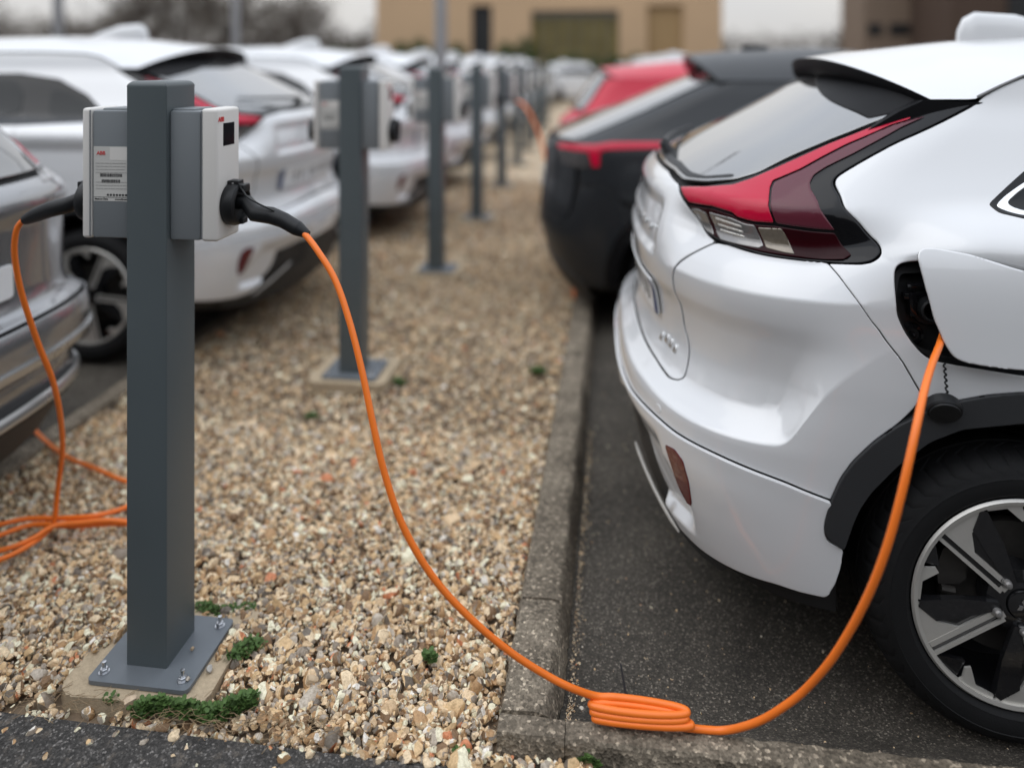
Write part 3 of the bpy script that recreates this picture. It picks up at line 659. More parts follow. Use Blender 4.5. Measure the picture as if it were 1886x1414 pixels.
    for sd_ in (1, -1):
        fin = [(.80, 1.480), (.95, 1.476), (.86, 1.425), (.68, 1.370), (.66, 1.400), (.74, 1.45)]
        mb.prism([(x, z) for x, z in fin], .05, Matrix(((1, 0, 0, 0), (0, 0, sd_ * 1.0, sd_ * .553), (0, 1, 0, 0), (0, 0, 0, 1))))
    mb.build('spoiler', M['spoiler'], t)
    for sd_ in (1, -1):
        g_ = MB(); g_.tube([(x, sd_ * half_w(x), ze(x) + .0015) for x in list(np.linspace(.94, 1.2, 14)) + list(np.linspace(1.3, 2.3, 8))], .0045, 6); g_.build('roof_seam', M['seam'], t)
    fin = MB(); prof = [(1.15, 0, .0), (1.157, .016, .05), (1.172, .024, .085), (1.21, .028, .104), (1.34, .030, .088), (1.46, .024, .045), (1.56, 0, 0)]
    vs = []; 
    for x, ww, h in prof:
        for k in range(9): a = math.pi * k / 8; vs.append((x, math.cos(a) * max(ww, .002) * (.75 if h > .05 else 1), roof((x - .655) / (2.48 - .655), 0)[2] - .01 + math.sin(a) ** .7 * max(h, .001)))
    fin.add(vs, [(i * 9 + k, i * 9 + k + 1, (i + 1) * 9 + k + 1, (i + 1) * 9 + k) for i in range(6) for k in range(8)], True); fin.build('roof_antenna', M['white'], t)
    # wiper at the foot of the rear glass
    wp = MB(); b0 = A.P([-.0], [1.262])[0]; n0 = A.N([0.], [1.262])[0]; wp.tube([Vector(b0 + n0 * .002), Vector(b0 + n0 * .045)], [.022, .016], 12)
    arm = A.P(list(np.linspace(0, .42, 6)), list(np.linspace(1.265, 1.30, 6))); an = A.N(list(np.linspace(0, .42, 6)), list(np.linspace(1.265, 1.30, 6)))
    wp.tube([Vector(arm[k] + an[k] * (.04 - .004 * k)) for k in range(6)], [.012, .010, .009, .008, .007, .006], 8); wp.build('rear_wiper', M['trim'], t)
    # bonnet, windscreen, nose, floor
    ws = sheet('windscreen', lambda u, v: tuple(np.array(roof(1, v)) * (1 - u) + np.array([3.20 - .10 * abs(v) ** 2, v * .78, 1.08]) * u), list(np.linspace(0, 1, 12)), list(np.linspace(-1, 1, 17)), M['glass'], t)
    def nose(x): tt = np.clip((x - 3.2) / 1.35, 0, .9995); return .86 * (1 - tt ** 3) ** (1 / 3.)
    sheet('bonnet', lambda u, v: (3.10 - .1 * abs(v) + u * 1.33, v * nose(3.10 + u * 1.30) * 1.0, 1.03 - .17 * u ** 2.2 + .05 * (1 - abs(v) ** 2)), list(np.linspace(0, 1, 20)), list(np.linspace(-1, 1, 15)), M['white'], t, thick=.01)
    fb = MB(); fb.add([(x, sg * float(nose(x)), z) for z in (.25, .5, .75, .87) for sg, x in [(-1, 4.38), (-1, 4.48), (-.6, 4.53), (0, 4.55), (.6, 4.53), (1, 4.48), (1, 4.38)]], [(i * 7 + k, i * 7 + k + 1, (i + 1) * 7 + k + 1, (i + 1) * 7 + k) for i in range(3) for k in range(6)], True); fb.build('front_bumper', M['trim'], t)
    for sd_ in (1, -1):
        hl = MB(); hl.box((4.25, sd_ * .60 - .12, .70), (4.50, sd_ * .60 + .12, .78), .02); hl.build('headlight', M['lamp_clear'], t)
    for sd_ in (1, -1):
        mr = MB(); mr.box((2.62, sd_ * .93 - .1, 1.08), (2.74, sd_ * .93 + .1, 1.20), .03, seg=3); mr.build('door_mirror', M['gloss_black'], t)
    fl = MB(); fl.box((.35, -.60, .20), (4.2, .60, .26)); fl.box((.40, -.5, .24), (.46, .5, .5)); fl.build('underbody', M['shell'], t)
    return t, flap_hole

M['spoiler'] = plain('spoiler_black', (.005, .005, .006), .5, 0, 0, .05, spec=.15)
M['dull_strip'] = plain('dull_silver_strip', (.42, .40, .37), .5, .3)
M['seam'] = plain('grey_seam', (.16, .16, .16), .5)
M['lamp_deep_ref'] = plain('reflector_red', (.105, .008, .011), .14, 0, 1, .08, 60)
carA, FLAP_HOLE = build_carA('parked_car', 'white crossover in the right foreground with an open charging flap and orange cable plugged in')
carA.location = (CAR_X, CAR_Y, GROUND)
# ------------------------------------------------------------------ ground surfaces
def nodes_mix(n, fac, a, b):
    m = n.nodes.new('ShaderNodeMixRGB')
    for i, v in ((0, fac), (1, a), (2, b)):
        if hasattr(v, 'type') and not isinstance(v, (tuple, list)): n.links.new(v, m.inputs[i])
        else: m.inputs[i].default_value = v if i == 0 else (*v, 1)
    return m.outputs[0]
def noise(n, vec, scale, detail=5, rough=.5):
    o = n.nodes.new('ShaderNodeTexNoise'); o.inputs['Scale'].default_value = scale; o.inputs['Detail'].default_value = detail; o.inputs['Roughness'].default_value = rough
    n.links.new(vec, o.inputs['Vector']); return o.outputs['Fac']
def ramp(n, fac, stops, interp='LINEAR'):
    r = n.nodes.new('ShaderNodeValToRGB'); r.color_ramp.interpolation = interp; e = r.color_ramp.elements
    while len(e) < len(stops): e.new(.5)
    for k, (p, c) in enumerate(stops): e[k].position = p; e[k].color = (*c, 1) if len(c) == 3 else c
    n.links.new(fac, r.inputs[0]); return r.outputs[0]
def vor(n, vec, scale, feat='F1'):
    o = n.nodes.new('ShaderNodeTexVoronoi'); o.inputs['Scale'].default_value = scale; o.feature = feat; n.links.new(vec, o.inputs['Vector']); return o
def asphalt(name, base, spot, wear):
    """tarmac: dark binder, aggregate grains of many tones, pale worn spots, rough relief"""
    m, n, b = new_mat(name); t = n.nodes.new('ShaderNodeTexCoord').outputs['Object']
    v1 = vor(n, t, 260); g1 = n.nodes.new('ShaderNodeSeparateColor'); n.links.new(v1.outputs['Color'], g1.inputs[0])
    grain = ramp(n, g1.outputs[0], [(0, (.55,) * 3), (.6, (.9,) * 3), (.86, (1.4,) * 3), (.95, (2.6,) * 3), (1, (4.2,) * 3)])
    big = ramp(n, noise(n, t, 3.2, 8, .62), [(.30, (.66,) * 3), (.70, (1.38,) * 3)])
    fine = ramp(n, noise(n, t, 120, 6, .7), [(.3, (.6,) * 3), (.7, (1.5,) * 3)])
    c = n.nodes.new('ShaderNodeMixRGB'); c.blend_type = 'MULTIPLY'; c.inputs[0].default_value = 1; c.inputs[1].default_value = (*base, 1); n.links.new(grain, c.inputs[2])
    c2 = n.nodes.new('ShaderNodeMixRGB'); c2.blend_type = 'MULTIPLY'; c2.inputs[0].default_value = 1; n.links.new(c.outputs[0], c2.inputs[1]); n.links.new(big, c2.inputs[2])
    c3 = n.nodes.new('ShaderNodeMixRGB'); c3.blend_type = 'MULTIPLY'; c3.inputs[0].default_value = 1; n.links.new(c2.outputs[0], c3.inputs[1]); n.links.new(fine, c3.inputs[2])
    w_ = ramp(n, noise(n, t, 22, 9, .75), [(.60 - wear, (0,) * 3), (.74, (1,) * 3)])
    col = nodes_mix(n, w_, c3.outputs[0], spot); n.links.new(col, b.inputs['Base Color']); b.inputs['Roughness'].default_value = .78; b.inputs['Specular IOR Level'].default_value = .35
    bp = n.nodes.new('ShaderNodeBump'); bp.inputs['Strength'].default_value = .9; bp.inputs['Distance'].default_value = .003
    ad = n.nodes.new('ShaderNodeMath'); ad.operation = 'ADD'; n.links.new(v1.outputs['Distance'], ad.inputs[0]); n.links.new(noise(n, t, 180, 5, .7), ad.inputs[1]); n.links.new(ad.outputs[0], bp.inputs['Height']); n.links.new(bp.outputs[0], b.inputs['Normal'])
    return m
M['asphalt'] = asphalt('asphalt', (.066, .057, .046), (.14, .12, .095), 0)
M['path'] = asphalt('path_asphalt', (.058, .054, .050), (.24, .20, .16), .05)
def concrete_mat(name, a, b_, c_, sc=1.0):
    m, n, b = new_mat(name); t = n.nodes.new('ShaderNodeTexCoord').outputs['Object']
    base = ramp(n, noise(n, t, 7 * sc, 9, .7), [(.30, a), (.5, b_), (.72, c_)])
    v = vor(n, t, 150); s_ = n.nodes.new('ShaderNodeSeparateColor'); n.links.new(v.outputs['Color'], s_.inputs[0])
    gr = ramp(n, s_.outputs[0], [(0, (.5,) * 3), (.5, (.95,) * 3), (.88, (1.35,) * 3), (.96, (2.6,) * 3), (1, (3.2,) * 3)])
    fine = ramp(n, noise(n, t, 90, 7, .75), [(.3, (.55,) * 3), (.7, (1.45,) * 3)])
    c = n.nodes.new('ShaderNodeMixRGB'); c.blend_type = 'MULTIPLY'; c.inputs[0].default_value = .8; n.links.new(base, c.inputs[1]); n.links.new(gr, c.inputs[2])
    c2 = n.nodes.new('ShaderNodeMixRGB'); c2.blend_type = 'MULTIPLY'; c2.inputs[0].default_value = .9; n.links.new(c.outputs[0], c2.inputs[1]); n.links.new(fine, c2.inputs[2])
    n.links.new(c2.outputs[0], b.inputs['Base Color']); b.inputs['Roughness'].default_value = .85; b.inputs['Specular IOR Level'].default_value = .25
    bp = n.nodes.new('ShaderNodeBump'); bp.inputs['Strength'].default_value = .8; bp.inputs['Distance'].default_value = .0035
    ad = n.nodes.new('ShaderNodeMath'); ad.operation = 'ADD'; n.links.new(noise(n, t, 60, 8, .75), ad.inputs[0]); n.links.new(v.outputs['Distance'], ad.inputs[1]); n.links.new(ad.outputs[0], bp.inputs['Height']); n.links.new(bp.outputs[0], b.inputs['Normal'])
    return m
M['kerb'] = concrete_mat('weathered_concrete', (.095, .078, .058), (.185, .153, .115), (.29, .245, .185))
M['pad'] = plain('pale_mortar', (.44, .35, .24), .9, 0, 0, .30, 110, .9, 260, .2)
PAL = [(.00, (.50, .37, .22)), (.11, (.62, .52, .38)), (.22, (.34, .22, .12)), (.32, (.70, .62, .50)), (.43, (.45, .34, .22)), (.50, (.17, .11, .065)), (.59, (.25, .22, .19)), (.67, (.56, .44, .30)), (.76, (.13, .115, .10)), (.82, (.38, .35, .31)), (.915, (.46, .19, .10)), (.932, (.60, .50, .36)), (.975, (.72, .68, .62))]
PAL = [(p, (min(c[0] * 1.38, .86), min(c[1] * 1.30, .81), min(c[2] * 1.20, .73))) for p, c in PAL]
def stone_mat(name):
    m, n, b = new_mat(name); t = n.nodes.new('ShaderNodeTexCoord').outputs['Object']
    g = n.nodes.new('ShaderNodeNewGeometry'); col = ramp(n, g.outputs['Random Per Island'], PAL, 'CONSTANT')
    mott = ramp(n, noise(n, t, 160, 5, .65), [(.3, (.62, .58, .52)), (.55, (1, 1, 1)), (.75, (1.25, 1.22, 1.18))])
    c = n.nodes.new('ShaderNodeMixRGB'); c.blend_type = 'MULTIPLY'; c.inputs[0].default_value = 1; n.links.new(col, c.inputs[1]); n.links.new(mott, c.inputs[2])
    n.links.new(c.outputs[0], b.inputs['Base Color']); b.inputs['Roughness'].default_value = .62; b.inputs['Specular IOR Level'].default_value = .35
    bp = n.nodes.new('ShaderNodeBump'); bp.inputs['Strength'].default_value = .5; bp.inputs['Distance'].default_value = .002; n.links.new(noise(n, t, 260, 4, .6), bp.inputs['Height']); n.links.new(bp.outputs[0], b.inputs['Normal'])
    return m
M['stone'] = stone_mat('flint_gravel')
def gravel_far():
    m, n, b = new_mat('far_gravel'); t = n.nodes.new('ShaderNodeTexCoord').outputs['Object']
    v = vor(n, t, 55); s_ = n.nodes.new('ShaderNodeSeparateColor'); n.links.new(v.outputs['Color'], s_.inputs[0])
    n.links.new(ramp(n, s_.outputs[0], PAL, 'CONSTANT'), b.inputs['Base Color']); b.inputs['Roughness'].default_value = .7
    bp = n.nodes.new('ShaderNodeBump'); bp.inputs['Strength'].default_value = 1; bp.inputs['Distance'].default_value = .012; bp.invert = True; n.links.new(v.outputs['Distance'], bp.inputs['Height']); n.links.new(bp.outputs[0], b.inputs['Normal'])
    return m
M['gravel_far'] = gravel_far()
M['soil'] = plain('dark_soil', (.20, .145, .095), .95, 0, 0, .4, 40, .8, 200)

GX0, GX1 = -2.20, -.215
gr = MB(); gr.add([(-400, -200, -.13), (400, -200, -.13), (400, 600, -.13), (-400, 600, -.13)], [(0, 1, 2, 3)]); tag(gr.build('ground', M['asphalt']), kind='structure')
# parking bays either side of the gravel strip (the right bay dips away from its flush front kerb)
def bay(name, x0, x1, ys, zf):
    xs = [x0, x1]; mb = MB(); V = [(x, y, zf(y)) for y in ys for x in xs]; mb.add(V, [(2 * i, 2 * i + 1, 2 * i + 3, 2 * i + 2) for i in range(len(ys) - 1)], True)
    return tag(mb.build(name, M['asphalt'], None), kind='structure')
bay('parking_bay', -.10, 60, [1.684, 1.70, 1.73, 1.77, 1.81, 1.85, 2.2, 80], lambda y: float(np.interp(y, [1.684, 1.70, 1.77, 1.81, 1.85, 80], [-.004, -.008, -.045, -.066, -.075, -.075])))
bay('parking_bay', -60, GX0, [1.585, 80], lambda y: -.008)
mb = MB(); mb.add([(-60, -6, -.035), (60, -6, -.035), (60, 1.60, -.035), (-60, 1.60, -.035)], [(0, 1, 2, 3)]); 
pth = sheet('path', lambda u, v: (u, v, -.030 + .003 * math.sin(u * 3.1) + .012 * (v > 1.5) * (u < .2)), list(np.linspace(-6, 6, 60)), [-6, 0, 1.2, 1.45, 1.52, 1.575], M['path'], None); tag(pth, kind='structure')
mb = MB(); mb.add([(GX0 - .02, 1.45, -.045), (GX1 + .06, 1.45, -.045), (GX1 + .06, 1.63, -.04), (GX1 + .06, 12, -.028), (GX0 - .02, 12, -.028)], [(0, 1, 2, 3, 4)]); tag(mb.build('soil_bed', M['soil']), kind='structure')
mb = MB(); mb.add([(GX0, 9.5, -.012), (GX1 + .3, 9.5, -.012), (GX1 + .3, 60, -.012), (GX0, 60, -.012)], [(0, 1, 2, 3)]); tag(mb.build('gravel_strip', M['gravel_far']), kind='structure')

# kerbs: bevelled, slightly chipped lengths
def kerb_piece(mb, sec, a, b, chip=.004, n=None, seed=0):
    """sec: outline in (across, z); a, b: start/end along the kerb; returns vertices through fn"""
    r = np.random.default_rng(seed); n = n or max(4, int(abs(b - a) / .02)); m_ = len(sec); V = []
    for i in range(n + 1):
        t = a + (b - a) * i / n
        for (c, z) in sec: V.append((c + r.normal() * chip * .35, t, z + r.normal() * chip * .3))
    F = [(i * m_ + k, i * m_ + (k + 1) % m_, (i + 1) * m_ + (k + 1) % m_, (i + 1) * m_ + k) for i in range(n) for k in range(m_)] + [tuple(range(m_)), tuple(range(n * m_, (n + 1) * m_))[::-1]]
    return V, F
ks = MB(); y0 = 1.690; KS = [1.640, 2.045, 3.05, 4.06, 5.07, 6.08, 8, 10, 14, 20, 30, 45]
for i in range(len(KS) - 1):
    y0, y1 = KS[i] + .0006, KS[i + 1] - .0006; dz = [.0, .004, -.003, .002][i % 4]
    sec = [(-.235, -.14), (-.235, .010 + dz), (-.229, .018 + dz), (-.160, .021 + dz), (-.132, .019 + dz), (-.121, .010 + dz), (-.100, -.055), (-.097, -.14)]
    V, F = kerb_piece(ks, sec, y0 if i else 1.686, y1, seed=i, n=int((y1 - y0) / (.02 if i < 2 else .1)))
    ks.add([(x + .018 * (y - 1.64), y, z) for x, y, z in V], F, True)
def frontk(x0, x1, seed, dz=0):
    sec = [(1.627, -.14), (1.627, .010 + dz), (1.632, .017 + dz), (1.655, .019 + dz), (1.679, .017 + dz), (1.6845, .008 + dz), (1.6855, -.14)]
    V, F = kerb_piece(ks, sec, x0, x1, seed=seed); ks.add([(t, c, z) for c, t, z in V], F, True)
frontk(-.234, -.0838, 21); frontk(-.0822, .95, 22, .001); frontk(.953, 1.95, 23, -.002); frontk(1.953, 2.95, 24); frontk(2.953, 9, 25)
tag(ks.build('kerb', M['kerb'], None, 35), kind='structure')
kl = MB(); V, F = kerb_piece(kl, [(GX0 - .05, -.1), (GX0 - .05, .012), (GX0 + .03, .012), (GX0 + .03, -.1)], 1.7, 45, n=200); kl.add(V, F, True); tag(kl.build('kerb', M['kerb'], None, 35), kind='structure')

# ------------------------------------------------------------------ gravel
def rock_shapes(sub, k, seed):
    r = np.random.default_rng(seed); out = []
    bm = bmesh.new(); bmesh.ops.create_icosphere(bm, subdivisions=sub, radius=1); bm.verts.index_update()
    V = np.array([v.co[:] for v in bm.verts]); F = np.array([[v.index for v in f.verts] for f in bm.faces]); bm.free()
    for i in range(k):
        W_ = V.copy()
        for _ in range(r.integers(6, 12)):   # planar facets cut off the pebble
            nrm = r.normal(size=3); nrm /= np.linalg.norm(nrm); c = r.uniform(.42, .80); d = W_ @ nrm; W_ -= np.outer(np.maximum(d - c, 0), nrm)
        W_ *= (1 + r.normal(scale=.02, size=(len(W_), 1))); W_ *= np.array([1, r.uniform(.6, .95), r.uniform(.4, .75)]); out.append(W_)
    return out, F
def pebbles(name, xy, zs, size, sub, seed):
    r = np.random.default_rng(seed); shapes, F = rock_shapes(sub, 24, seed); N_ = len(xy)
    S = np.array(shapes)[r.integers(0, 24, N_)]; q = r.normal(size=(N_, 4)) * np.array([1, .35, .35, 1]); q /= np.linalg.norm(q, axis=1, keepdims=True); a, b, c, d = q.T
    Rm = np.stack([1 - 2 * (c * c + d * d), 2 * (b * c - a * d), 2 * (b * d + a * c), 2 * (b * c + a * d), 1 - 2 * (b * b + d * d), 2 * (c * d - a * b), 2 * (b * d - a * c), 2 * (c * d + a * b), 1 - 2 * (b * b + c * c)], 1).reshape(N_, 3, 3)
    sz = size * np.exp(r.normal(scale=.40, size=N_)) / 2; V = np.einsum('nij,nvj->nvi', Rm, S) * sz[:, None, None] + np.concatenate([xy, zs[:, None]], 1)[:, None, :]
    nv = S.shape[1]; FF = (F[None] + (np.arange(N_) * nv)[:, None, None]).reshape(-1, 3); V = V.reshape(-1, 3)
    me = bpy.data.meshes.new(name); me.vertices.add(len(V)); me.vertices.foreach_set('co', V.ravel().astype(np.float32)); me.loops.add(len(FF) * 3); me.loops.foreach_set('vertex_index', FF.ravel().astype(np.int32))
    me.polygons.add(len(FF)); me.polygons.foreach_set('loop_start', np.arange(0, len(FF) * 3, 3, dtype=np.int32)); me.polygons.foreach_set('loop_total', np.full(len(FF), 3, np.int32)); me.update(calc_edges=True); me.validate()
    me.set_sharp_from_angle(angle=R(30))
    return me, V
def kerbx(y): return -.235 + .018 * (y - 1.64)
def scatter(n, x0, x1, ya, yb, seed):
    r = np.random.default_rng(seed); p = np.stack([r.uniform(x0, x1, n), r.uniform(ya, yb, n)], 1)
    return p
P1 = scatter(32000, GX0, GX1, 1.55, 3.0, 1); r1 = np.random.default_rng(5)
edge = 1.592 + .018 * np.sin(P1[:, 0] * 9) + .012 * np.sin(P1[:, 0] * 31 + 1) + r1.normal(scale=.010, size=len(P1))
k1 = (P1[:, 1] > edge) & ((P1[:, 0] < kerbx(P1[:, 1]) - .008) )
k1 &= ~((P1[:, 0] > -1.315) & (P1[:, 0] < -.925) & (P1[:, 1] > 1.618) & (P1[:, 1] < 1.80 + .05 * np.sin(P1[:, 0] * 40)) & (r1.random(len(P1)) < .995))
k1 &= ~((P1[:, 0] > -1.26) & (P1[:, 0] < -.975) & (P1[:, 1] > 1.65) & (P1[:, 1] < 1.90))
P1 = P1[k1]
wave = lambda P_: .008 * np.sin(P_[:, 0] * 5 + 1.3 * np.sin(P_[:, 1] * 3)) + .006 * np.sin(P_[:, 1] * 11 + P_[:, 0] * 7)
z1 = -.022 + wave(P1) + r1.uniform(-.008, .010, len(P1)) - .012 * np.clip((1.66 - P1[:, 1]) / .08, 0, 1)
inpad = (P1[:, 0] > -1.32) & (P1[:, 0] < -.93) & (P1[:, 1] > 1.62) & (P1[:, 1] < 1.89); z1[inpad] = .003
# stones spilled in front of the kerb and on the path
sp_ = np.random.default_rng(8); q1 = np.stack([sp_.uniform(-.75, -.02, 260), sp_.normal(1.60, .014, 260)], 1); q1 = q1[(q1[:, 1] < 1.618) & (q1[:, 0] < .05)]
q2 = np.stack([sp_.uniform(-2.2, .1, 60), 1.585 - np.abs(sp_.normal(0, .05, 60))], 1)
P1 = np.vstack([P1, q1, q2]); z1 = np.concatenate([z1, np.full(len(q1), -.022), np.full(len(q2), -.020)])
me1, _ = pebbles('gravel', P1, z1, .0192, 2, 3)
g1 = mesh_obj('gravel', me1, M['stone']); tag(g1, kind='stuff')
P2 = scatter(26000, GX0, GX1 + .1, 2.98, 6.2, 2); P2 = P2[P2[:, 0] < kerbx(P2[:, 1]) - .008]; z2 = -.016 + wave(P2) + r1.uniform(-.007, .010, len(P2)); me2, _ = pebbles('gravel', P2, z2, .020, 1, 4); g2 = mesh_obj('gravel', me2, M['stone']); tag(g2, kind='stuff')
P3 = scatter(12000, GX0, GX1 + .15, 6.1, 9.7, 6); P3 = P3[P3[:, 0] < kerbx(P3[:, 1]) - .008]; z3 = -.012 + r1.uniform(-.006, .008, len(P3)); me3, _ = pebbles('gravel', P3, z3, .028, 1, 7); g3 = mesh_obj('gravel', me3, M['stone']); tag(g3, kind='stuff')
# grit lying in the angle between kerb and bay
sp_ = np.random.default_rng(18); q = np.stack([-.088 + .018 * 0 + np.abs(sp_.normal(0, .010, 700)), sp_.uniform(1.70, 3.2, 700)], 1); q[:, 0] += .018 * (q[:, 1] - 1.64)
zz = np.interp(q[:, 1], [1.684, 1.70, 1.77, 1.85, 9], [-.002, -.006, -.043, -.073, -.073]); q3 = np.stack([-.07 + np.abs(sp_.normal(0, .5, 420)), sp_.uniform(1.69, 3.6, 420)], 1); z3 = np.interp(q3[:, 1], [1.684, 1.70, 1.77, 1.85, 9], [-.002, -.006, -.043, -.073, -.073])
me4, _ = pebbles('grit', np.vstack([q, q3]), np.concatenate([zz, z3]), .005, 1, 9); tag(mesh_obj('grit', me4, M['stone']), kind='stuff')

# single larger stones one can pick out
def lone_stone(px, py, size, col, label, z=0.004, seed=1, flat=1.0):
    p = at(px, py, Z=z); sh, F = rock_shapes(3, 1, seed); V = sh[0] * size / 2 * np.array([1, 1, flat]); a = seed * 1.3; c, s_ = math.cos(a), math.sin(a)
    V = np.stack([V[:, 0] * c - V[:, 1] * s_, V[:, 0] * s_ + V[:, 1] * c, V[:, 2] * 1.25], 1)
    mb = MB(); mb.add(V.tolist(), F.tolist(), True); o = mb.build('stone', plain('loose_stone', col, .65, 0, 0, .25, 90, .6, 300, .3), None, 22); o.location = (p.x, p.y, z - V[:, 2].min() * .6); tag(o, label, 'stone', 'loose stones'); return o
lone_stone(240, 1300, .042, (.62, .48, .34), 'large cream flint stone on the path edge in front of the base plate', -.012, 3)
lone_stone(571, 1257, .044, (.50, .38, .25), 'large tan flint stone standing out of the gravel midway between post and kerb', -.004, 5)
lone_stone(353, 1196, .014, (.48, .36, .24), 'small brown chip lying on the grey base plate beside the post', .012, 8)
lone_stone(346, 1250, .017, (.45, .40, .34), 'pale chip lying against the front right bolt of the base plate', .012, 9)
lone_stone(385, 1236, .024, (.42, .40, .37), 'pale grey pebble on the mortar pad right of the base plate', -.002, 11)
lone_stone(415, 1262, .022, (.50, .30, .18), 'reddish brown pebble beside the right corner of the mortar pad', -.004, 12)
lone_stone(1075, 1290, .017, (.52, .42, .28), 'rounder yellowish pebble at the left end of the orange cable coil', -.002, 13)
lone_stone(1072, 1307, .015, (.55, .50, .42), 'whitish angular pebble at the left end of the orange cable coil', -.002, 14)

# ------------------------------------------------------------------ weeds, dry stalks, thin strap
M['leaf'] = plain('weed_leaf', (.075, .135, .035), .55, 0, 0, .5, 60, 0, 300, .3)
M['straw'] = plain('dry_stalk', (.30, .21, .12), .8, 0, 0, .3, 50)
def weed(px, py, rx, ry, n, size, label, seed, z=0.0, tall=.02, path=None):
    r = np.random.default_rng(seed); c = at(px, py, Z=z); mb = MB(); st = MB()
    for i in range(n):
        if path: 
            t = r.random() * (len(path) - 1); k = int(t); a0 = at(*path[k], Z=z); b0 = at(*path[min(k + 1, len(path) - 1)], Z=z); cc = a0.lerp(b0, t - k)
        else: cc = c
        a = r.uniform(0, 2 * math.pi); d = math.sqrt(r.random()); x = cc.x + math.cos(a) * rx * d; y = cc.y + math.sin(a) * ry * d
        h = z + r.random() * tall * (1.2 - d); s_ = size * r.uniform(.6, 1.4); az = r.uniform(0, 2 * math.pi); el = r.uniform(.1, .9)
        u = Vector((math.cos(az) * math.cos(el), math.sin(az) * math.cos(el), math.sin(el))); v = Vector((-math.sin(az), math.cos(az), r.uniform(-.3, .3))) * .38; b = Vector((x, y, h))
        up = Vector((0, 0, .25))
        mb.add([b, b + (u * .35 + v) * s_, b + (u * .75 + v * .9) * s_, b + u * s_, b + (u * .75 - v * .9) * s_, b + (u * .35 - v) * s_, b + (u * .5 - up * .4) * s_], [(0, 1, 6), (1, 2, 6), (2, 3, 6), (3, 4, 6), (4, 5, 6), (5, 0, 6)], True)
        if i % 9 == 0: st.tube([(cc.x, cc.y, z - .012), tuple(b)], .0006, 4, False)
    rt = empty('weed', (0, 0, 0)); tag(rt, label, 'weed', 'green weeds in the gravel'); mb.build('leaves', M['leaf'], rt, 60); st.build('stem', M['leaf'], rt); return rt
weed(350, 1300, .026, .015, 3400, .0105, 'thick low green weed strip along the path edge in front of the base plate', 1, -.012, .026, [(255, 1312), (290, 1302), (340, 1310), (395, 1322), (430, 1305), (468, 1290)])
weed(205, 1290, .02, .012, 60, .010, 'sparse little weed left of the cream stone by the base plate', 2, -.012, .015)
weed(430, 1128, .03, .016, 420, .008, 'low weed behind the back right corner of the base plate', 3, -.006, .016, [(372, 1118), (400, 1128), (460, 1118)])
weed(455, 1195, .03, .02, 300, .010, 'feathery weed in the gravel right of the base plate', 4, -.004, .02, [(430, 1210), (470, 1185)])
weed(792, 1213, .015, .012, 70, .012, 'single small tuft of green in the gravel left of the kerb', 5, -.004, .02)
weed(848, 1388, .012, .006, 50, .010, 'small weed among spilled stones at the path edge left of the kerb corner', 6, -.02, .015)
weed(1085, 1408, .025, .01, 260, .010, 'weed growing at the foot of the front kerb beside its crack', 7, -.028, .02)
weed(574, 769, .03, .02, 90, .014, 'tiny green weed in the gravel right of the foreground post', 8, -.004, .02)
weed(992, 687, .04, .03, 110, .018, 'weed in the gravel close to the kerb', 9, -.004, .03)
weed(736, 708, .03, .02, 80, .016, 'weed beside the base of the second post', 10, -.004, .03)
r = np.random.default_rng(31); mb = MB()
for i in range(270):
    if i < 190: x = r.uniform(-1.42, -.62); y = 1.605 + r.normal() * .02
    else: x = r.uniform(-1.42, -.26); y = 1.62 + abs(r.normal()) * .22
    if -1.27 < x < -.96 and y > 1.64: continue
    a = r.uniform(-.9, .9) + (math.pi if r.random() < .5 else 0); l = r.uniform(.015, .06); z = r.uniform(-.006, .004)
    mb.tube([(x, y, z), (x + math.cos(a) * l * .5, y + math.sin(a) * l * .5, z + r.uniform(0, .007)), (x + math.cos(a + .3) * l, y + math.sin(a + .3) * l, z - .002)], .00055, 4, False)
tag(mb.build('dry_stalks', M['straw']), kind='stuff')

# ------------------------------------------------------------------ charging stations
M['post'] = plain('anthracite_powder_coat', (.082, .098, .104), .40, .0, .12, .09, 4, .15, 1800, .4, .2)
M['plate_grey'] = plain('base_plate_coat', (.135, .15, .165), .45, 0, .1, .08, 12, .1, 900, .4)
M['housing'] = plain('grey_plastic', (.175, .19, .20), .5, 0, 0, .04, 5, .12, 1500, .4)
M['cover'] = plain('warm_white_plastic', (.68, .655, .62), .45, 0, 0, .03, 4, .08, 1600, .4)
M['zinc'] = plain('zinc_bolt', (.55, .56, .58), .3, 1, 0, .1, 60)
M['plastic'] = plain('black_plastic', (.009, .0095, .0105), .45, 0, .05, .1, 12, .2, 900, .3, .3)
M['label'] = plain('label_paper', (.55, .54, .51), .5)
M['red_ink'] = plain('red_ink', (.60, .02, .02), .45)
M['grey_ink'] = plain('grey_ink', (.30, .29, .28), .5)
M['orange'] = plain('orange_cable', (.90, .195, .020), .40, 0, .15, .04, 20, 0, 600, .4, .3)
PX, PY = -1.124, 1.775
